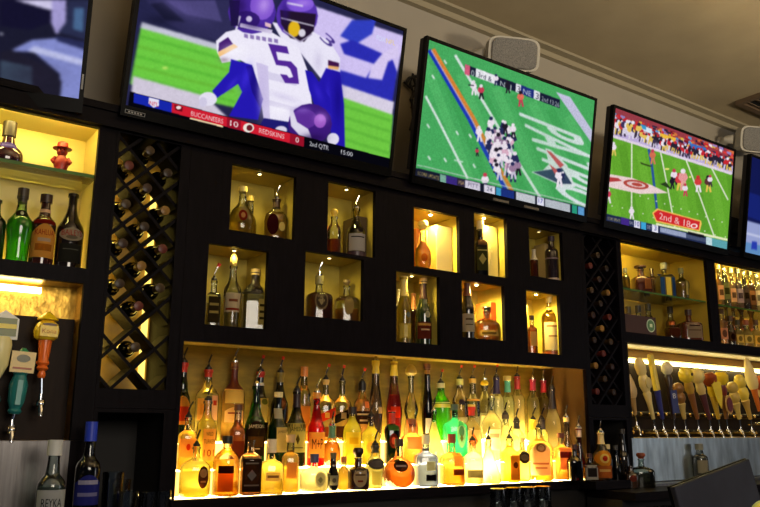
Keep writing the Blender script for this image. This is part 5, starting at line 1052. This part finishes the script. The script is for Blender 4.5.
# ------------------------------------------------------------------ beer taps
def faucet(parent, o, s=1.0, col=CHROME, shank=.05):
    b = MB(); b.tube([(0, shank, 0), (0, 0, 0)], .011*s, col, 12); b.ball((0, -.004, 0), .015*s, col, 12, 8)
    b.tube([(0, -.006, .002), (0, -.018, -.018), (0, -.022, -.040)], [.009*s, .008*s, .007*s], col, 10)
    b.tube([(0, 0, .0), (0, 0, .034)], [.008*s, .006*s], col, 10); b.loft([(-.014+.02, .012), (.010, .015), (.014, .012)], col, seg=14)
    return b.build('faucet', parent=parent)
def tap(label, fx, fy, bx, by, tx, ty, Y, shank, segs, plates=(), group='beer taps', s=1.0):
    f = at(fx, fy, Y); a = at(bx, by, Y)-f; b = at(tx, ty, Y)-f
    t = empty('beer_tap', f); tag(t, label, 'beer tap', group); faucet(t, f, s, shank=shank)
    a, b = Vector(a), Vector(b); L = (b-a).length; q = (b-a).to_track_quat('Z', 'X'); 
    ax = (b-a).normalized(); xx = (Vector((1, 0, 0)) - ax*ax.x).normalized(); yy = ax.cross(xx)
    M = Matrix.Translation(a) @ Matrix((xx, yy, ax)).transposed().to_4x4()
    MB().tube([Vector((0, 0, .03)), a+ax*.004], .005, CHROME, 8).build('stem', parent=t)
    m2 = depth_of(f)/FPX
    for name, rows, rgb, seg, pw in segs:
        MB().loft([(L*r[0], r[1]*m2, (r[2] if len(r) > 2 else r[1])*m2, pw) for r in rows], flat(rgb, .3), seg=seg, M=M).build(name, parent=t)
    for name, t0, t1, hw, dep, rgb, shp, txt in plates:
        z0, z1, hw_ = L*t0, L*t1, hw*m2; y0 = -dep*m2; n = 20; pts = []
        if shp == 'oval': pts = [(hw_*math.cos(2*math.pi*k/n), (z0+z1)/2+(z1-z0)/2*math.sin(2*math.pi*k/n)) for k in range(n)]
        elif shp == 'rect': pts = [(-hw_, z0), (hw_, z0), (hw_, z1), (-hw_, z1)]
        elif shp == 'peak': pts = [(-hw_, z0), (hw_, z0), (hw_, z0+(z1-z0)*.72), (0, z1), (-hw_, z0+(z1-z0)*.72)]
        elif shp == 'tri': pts = [(-hw_, z0), (hw_, z0), (0, z1)]
        elif shp == 'leaf': pts = [(0, z0), (hw_*.7, z0+(z1-z0)*.35), (hw_, z0+(z1-z0)*.75), (hw_*.4, z0+(z1-z0)*.85), (0, z1), (-hw_*.5, z0+(z1-z0)*.82), (-hw_, z0+(z1-z0)*.8), (-hw_*.6, z0+(z1-z0)*.3)]
        k = len(pts); vs = [(x, y0, z) for x, z in pts]+[(x, y0+.006, z) for x, z in pts]
        mb = MB().add([M @ Vector(v) for v in vs], [tuple(range(k)), tuple(range(2*k-1, k-1, -1))]+[(i, k+i, k+(i+1) % k, (i+1) % k) for i in range(k)])
        o = mb.build(name, flat(rgb, .35), t)
        if txt:
            st, tw, th, tz, tc = txt; vs, fs, w = text_mesh(st); h = (z1-z0)*th; ww = 2*hw_*tw; zz = z0+(z1-z0)*tz
            MB().add([M @ Vector(((v[0]/w-.5)*ww, y0-.0012, zz+v[1]*h)) for v in vs], [list(f) for f in fs]).build('lettering', flat(tc, .5), o)
    return t
YL = 0.02; CW = (232, 224, 190)
tap('cream beer tap handle topped by a white peaked green and yellow sign', -4, 400, -3, 378, 5, 312, YL, .075,
    [('handle', [(0, 3), (.06, 5), (.2, 9), (.5, 10.5), (.62, 9)], (236, 226, 160), 18, 2)],
    [('sign', .58, 1.02, 13.5, 6, (226, 226, 214), 'peak', None), ('sign_face', .63, .90, 11.5, 7, (110, 120, 60), 'rect', None), ('sign_stripe', .74, .81, 11.5, 7.6, (236, 214, 40), 'rect', None)])
tap('teal paddle beer tap handle with square cream sign, lowest of the left taps', 11, 430, 14, 414, 24, 350, YL, .075,
    [('handle', [(0, 5), (.04, 7), (.08, 5.5), (.2, 8), (.45, 9), (.60, 6), (.64, 7.5)], (36, 120, 120), 18, 2), ('cap', [(.9, 4), (.97, 5), (1.03, 2)], (40, 130, 90), 14, 2)],
    [('sign', .64, .97, 11.5, 5, (226, 200, 130), 'rect', None), ('sign_line', .69, .72, 9, 5.6, (170, 90, 50), 'rect', None), ('sign_mark', .80, .92, 6.5, 5.6, (110, 110, 80), 'oval', None), ('lettering_panel', .14, .52, 2.4, 9.4, (110, 170, 170), 'rect', None)])
tap('orange turned beer tap handle with yellow tiki head and pointed straw hat', 40, 404, 41, 378, 49, 311, YL, .075,
    [('handle', [(0, 3), (.04, 4.2), (.10, 3.2), (.14, 6), (.18, 4.5), (.22, 6.4), (.27, 5), (.55, 6.6), (.60, 6)], (232, 110, 36), 18, 2),
     ('head', [(.56, 8), (.60, 11), (.70, 12), (.80, 10), (.86, 5)], (246, 206, 40), 20, 2.5),
     ('hat', [(.86, 10), (.875, 10.2), (.93, 6.5), (.99, 1.2)], (250, 214, 30), 22, 2)],
    [('face_plate', .60, .76, 8.5, 12.4, (250, 220, 90), 'rect', ('Kona', .8, .42, .3, (200, 130, 30))), ('brow', .76, .80, 7, 12.2, (90, 60, 20), 'oval', None)])
YR = 0.06; GR = 'beer taps in the right recess'
def simple(label, fx, top, cols, style, fy=432, **k):
    tx, ty = top; by = fy-13
    c1, c2, c3 = cols
    F = {
     'figure': [('handle', [(0, 1.8), (.25, 2.6), (.42, 4.2), (.46, 2.8)], c3, 12, 2), ('figure', [(.44, 3.4), (.55, 5.4), (.66, 5), (.72, 3.6), (.76, 4.8), (.88, 5.6), (.97, 4), (1, 2)], c1, 14, 2)],
     'tall': [('handle', [(0, 2), (.30, 3), (.44, 3.4)], c3, 10, 2), ('shaft', [(.44, 3.6, 2.4), (.9, 3.2, 2.4), (.99, 3, 2.2), (1, 2, 1.6)], c1, 12, 5)],
     'ring': [('handle', [(0, 2), (.4, 3), (.5, 2.4), (.7, 4.5), (.78, 3)], c2, 12, 2), ('knob', [(.78, 3), (.84, 5.6), (.93, 5.8), (1, 3)], c1, 16, 2)],
     'cone': [('handle', [(0, 1.6), (.35, 3), (.42, 3.4)], c3, 12, 2), ('body', [(.42, 4), (.50, 5.4), (.60, 5.8), (.78, 4.6), (.97, 2.4), (1, 1.2)], c1, 16, 2)],
     'blob': [('handle', [(0, 1.8), (.3, 2.8), (.5, 3.6)], c3, 12, 2), ('body', [(.48, 3), (.58, 4.6), (.72, 4)], c2, 14, 2), ('head', [(.72, 3.6), (.80, 6.8), (.92, 7), (1, 4)], c1, 16, 2.3)],
    }[style]
    return tap(label, fx, fy, fx-1.5, by, tx, ty, YR, .085, F, group=GR, s=.9, **k)
simple('cream beer tap handle half hidden at the left end of the right recess', 637, (628, 374), ((206, 180, 130), DK, (170, 140, 90)), 'cone', fy=428)
simple('pale stacked figure beer tap handle with dark point on top', 655, (638, 358), ((240, 220, 150), DK, (226, 206, 140)), 'figure', plates=(('nameplate', .50, .68, 4.6, 5.6, (206, 186, 110), 'oval', None),))
simple('narrow gold and blue bar shaped beer tap handle', 664, (650, 354), ((240, 216, 90), DK, (46, 50, 130)), 'tall')
simple('dark beer tap handle with white round knob and blue banner', 675, (666, 362), ((230, 220, 190), (50, 34, 28), DK), 'ring', plates=(('banner', .10, .50, 5.2, 4.4, (36, 40, 110), 'rect', ('B', .5, .22, .65, (226, 226, 230))),))
simple('bronze animal shaped beer tap handle with cream lower leg', 686, (677, 383), ((150, 104, 50), (120, 80, 46), (206, 180, 110)), 'figure')
simple('yellow faced beer tap handle on a tapering brown shaft', 699, (684, 368), ((244, 216, 70), (190, 150, 60), (140, 90, 50)), 'blob', plates=(('eye', .84, .90, 1.6, 7.6, (60, 40, 20), 'oval', None),))
simple('cream helmet shaped beer tap handle with purple brown shaft', 711, (695, 369), ((244, 222, 140), (226, 200, 130), (90, 50, 60)), 'blob')
simple('yellow leaf beer tap handle with red brown ball behind', 720, (708, 373), ((150, 66, 30), (236, 206, 50), (206, 170, 60)), 'blob', plates=(('leaf', .22, .92, 8, 6.5, (244, 216, 40), 'leaf', None),))
simple('round yellow sun beer tap handle with dark oval crest below', 728, (720, 372), ((246, 214, 50), (110, 40, 34), (120, 80, 40)), 'blob', plates=(('crest', .10, .50, 6.4, 5.4, (190, 150, 80), 'oval', None), ('crest_face', .15, .45, 4.6, 6.2, (110, 34, 40), 'oval', None)))
simple('slim pale figure beer tap handle right of the oval crest', 741, (731, 382), ((206, 176, 90), DK, (214, 190, 110)), 'figure')
simple('yellow winged beer tap handle leaning left of the orange cone', 752, (738, 375), ((246, 220, 90), (200, 150, 60), (206, 170, 90)), 'figure')
simple('large cream cone beer tap handle with orange lower half', 761, (746, 358), ((250, 230, 160), (226, 140, 60), (216, 120, 50)), 'cone', fy=424)
simple('red topped cream beer tap handle at the right edge', 772, (758, 377), ((214, 110, 60), (240, 220, 160), (206, 120, 70)), 'blob')

# ------------------------------------------------------------------ things on the counters
CZ = -.4105
B('clear vodka bottle with white label and pale stopper on the left counter', 52, 480, 452, 27, (-.20, -.3505), 'round', g=(226, 236, 232), liq=(200, 212, 206), fill=.62, haze=.08, rot=.5, nr=.017, cap=(196, 200, 200), capr=1.15, caph=.034, labels=[(.36, .46, .96, (206, 210, 214), 'rect', [('REYKA', .20, .72, .20, (40, 44, 54)), ('#rect', -.12, .4, 0.032, (110, 114, 120)), ('#rect', -.3, .8, .04, (90, 100, 120))])])
B('spiced rum bottle wrapped in netting with blue cap and blue label', 88, 470, 438, 24, (-.12, -.3505), 'long', g=(150, 120, 100), liq=(60, 30, 20), fill=.7, haze=.1, rot=.5, nr=.015, cap=(36, 60, 190), capr=1.25, caph=.050, labels=[(.48, .30, .96, (50, 56, 150), 'arch', [('#rect', .25, .8, .14, (190, 190, 220)), ('#rect', -.15, .8, .12, (150, 150, 200))])])
TG = glass((226, 232, 232), .9999)
for n_ in TG.node_tree.nodes:
    if n_.type == 'FRESNEL': n_.inputs[0].default_value = 2.2
def tumbler(label, px, py, Y, zb, h, r, group, base=None, taper=.86, name='glass_tumbler', inverted=True):
    p = at(px, py, Y); t = empty(name, (float(p[0]), Y, Z(zb))); tag(t, label, 'glass', group)
    a, b = (r, r*taper) if inverted else (r*taper, r)
    n = 20; rows = [(0.0005, a), (h-.0005, b)] if inverted else [(0.0005, a), (h, b)]
    mb = MB(); o = [(0, a), (h*.5, (a+b)/2), (h, b)]; inn = [(h-.010, b-.003), (h*.5, (a+b)/2-.0025), (.0, a-.0022)] if inverted else [(h, b-.0022), (h*.5, (a+b)/2-.0025), (.010, a-.003)]
    if not inverted: o = [(0, a), (h*.5, (a+b)/2), (h, b)]
    mb.loft(o+inn, TG, seg=n, cap=False)
    k = len(mb.v)//n
    mb.f.append([(0 if not inverted else 2)*n+i for i in range(n)]); mb.mi.append(0); mb.sm.append(False)
    mb.f.append([(3 if inverted else 5)*n+i for i in range(n)]); mb.mi.append(0); mb.sm.append(False)
    mb.build('glass_wall', parent=t); return t
for i, (px, lb_) in enumerate(((498, 'upturned pint glass on the counter, leftmost of four'), (514, 'upturned pint glass on the counter, second of four'), (528, 'upturned pint glass on the counter, third of four'), (543, 'upturned pint glass on the counter, rightmost of four'))):
    tumbler(lb_, px, 495, -.17, CZ, .148, .040, 'upturned pint glasses under the lit bottles')
for px, Y, h, lb_ in ((113, -.10, .20, 'tall ribbed glass beside the blue capped rum'), (129, -.22, .145, 'short cut glass on the left counter'), (121, -.02, .17, 'glass standing in the cubby shadow behind the short one')):
    tumbler(lb_, px, 480, Y, -.3505, h, .034, 'glasses on the left counter', inverted=False)
for px, lb_ in ((149, 'upturned smoky glass left of two under the wine rack pillar'), (163, 'upturned smoky glass right of two under the wine rack pillar')):
    tumbler(lb_, px, 480, -.06, CZ, .19, .036, 'glasses under the centre pillar')
for i, px in enumerate((632, 641, 650, 659, 667)):
    tumbler('small upturned glass in the row under the side counter, number %s from the left' % ['one', 'two', 'three', 'four', 'five'][i], px, 500, -.34, CZ-.06, .10, .032, 'glasses under the side counter')
MB_ = MB().box(3.0, 5.4, -.40, -.23, Z(-.50), Z(CZ-.061)); rk = MB_.build('glass_rack', BLACKM); tag(rk, 'black rack holding the small upturned glasses under the side counter', 'rack')
# bottles in the right cubby and on the side counter
B('small dark bottle with pale cap beside the sunburst labelled bottle', 608.5, 465, 447, 9, (-.05, -.2595), 'round', g=(60, 50, 40), liq=(50, 36, 24), cap=(206, 190, 140), caph=.012)
B('tall clear bottle standing in the right cubby', 616, 460, 448, 9, (-.05, -.3045), 'slope', g=(150, 160, 150), liq=(60, 60, 50), cap=(60, 60, 60), caph=.012)
B('tall black bottle with long neck in the right cubby', 623, 455, 432, 12, (-.03, -.3045), 'slope', g=(30, 26, 24), dark=True, cap=(50, 46, 44), caph=.014)
B('clear round bottle with dark red cork ball on the side counter', 642, 475, 459, 22, (-.09, -.3045), 'squat', g=(206, 216, 206), liq=(110, 96, 70), fill=.5, haze=.1, nr=.014, cap=(130, 60, 30), capr=1.7, caph=.030, capstyle='knob')
B('dark stout bottle beside the round corked one', 631, 478, 466, 12, (-.10, -.3045), 'squat', g=(50, 34, 26), dark=True, labels=[(.45, .3, .6, (130, 60, 50), 'oval', [])])
B('clear glass drink bottle with silver wire cap before the right steel panel', 700, 458, 448, 15, (-.05, -.2895), 'long', g=(200, 200, 190), liq=(190, 186, 170), fill=.7, haze=.15, nr=.018, cap=(130, 130, 116), capr=1.3, caph=.022, labels=[(.42, .4, .7, (176, 170, 150), 'rect', [])])
# register screen seen from behind, and the garnished drink, on the guests' bar
RX = 2.60
c = at(722, 505, -1.15); ps = empty('bar_terminal', c); tag(ps, 'dark slate back of a tilted bar terminal at the lower right', 'terminal')
p0, p1, p2 = at(672, 487, -1.15), at(747, 459, -1.15), at(766, 489, -1.15)
ax = Vector(p1-p0); L = ax.length; ax.normalize(); up = Vector((0, -1, 0)).cross(ax) * -1
if up.z < 0: up = -up
up = (up + Vector((0, .10, 0))).normalized(); nrm = ax.cross(up).normalized()
if nrm.y > 0: nrm = -nrm
o = Vector(p0)-Vector(c); H_ = .17
mid = o + ax*L/2 - up*H_/2
MB().obox(mid, ax*L/2, nrm*.010, up*H_/2).build('housing', pbr('slate_plastic', S(38, 39, 50), 0.5, spec=.2, noise=(9, .25), bump=.05), ps, bevel=.004)
MB().obox(mid - nrm*.016 + ax*.006, ax*(L/2+.006), nrm*.005, up*(H_/2+.002)).build('screen_frame', BLACK, ps, bevel=.002)
zt = float(c[2])
MB().tube([mid-up*.02-nrm*.03, (mid.x, mid.y+.02, -zt+.945)], .02, BLACKM).build('stand', parent=ps)
MB().obox((mid.x, mid.y+.02, 0.9385-zt), (.11, 0, 0), (0, .09, 0), (0, 0, .008)).build('foot', BLACKM, ps)
bt = empty('guest_bar', (2.6, -1.3, 0)); tag(bt, 'dark bar the terminal and drink stand on, just below the view', 'bar')
MB().box(-1.6, 3.4, -.85, .35, .88, .93).build('bar_top', WOODH, bt); MB().box(-1.5, 3.3, -.25, .25, 0, .879).build('bar_front', WOOD, bt)
dp = at(766, 545, -1.95); dk = empty('cocktail_glass', (float(dp[0]), -1.95, .9305)); tag(dk, 'drink with a yellow citrus wheel on its rim at the lower right corner', 'drink')
dt = at(767, 516, -1.95); hh = float(dt[2])-.9305
mb = MB().loft([(0, .028), (.012, .030), (hh-.028, .036), (hh-.028, .0335), (.014, .027)], glass((226, 232, 226)), seg=24, cap=False)
mb.f.append(list(range(24))); mb.mi.append(0); mb.sm.append(False); mb.build('glass_wall', parent=dk)
MB().loft([(.015, .0268), (hh-.05, .0322)], liquid((240, 214, 110), .4), seg=24).build('drink', parent=dk)
Mx = Matrix.Translation((float(dt[0])-float(dp[0]), 0, hh)) @ Matrix.Rotation(-math.atan2(dt[0], .85)*.9, 4, 'Z') @ Matrix.Rotation(math.pi/2, 4, 'X')
cw = MB().loft([(-.003, .0285), (-.002, .030), (.002, .030), (.003, .0285)], flat((190, 200, 120), .4), seg=32, M=Mx).build('citrus_rind', parent=dk)
MB().loft([(.0031, .0268), (.0036, .0262)], flat((236, 220, 90), .4), seg=32, M=Mx).build('citrus_flesh', parent=cw)
print('bottles', N_BOTTLES[0])
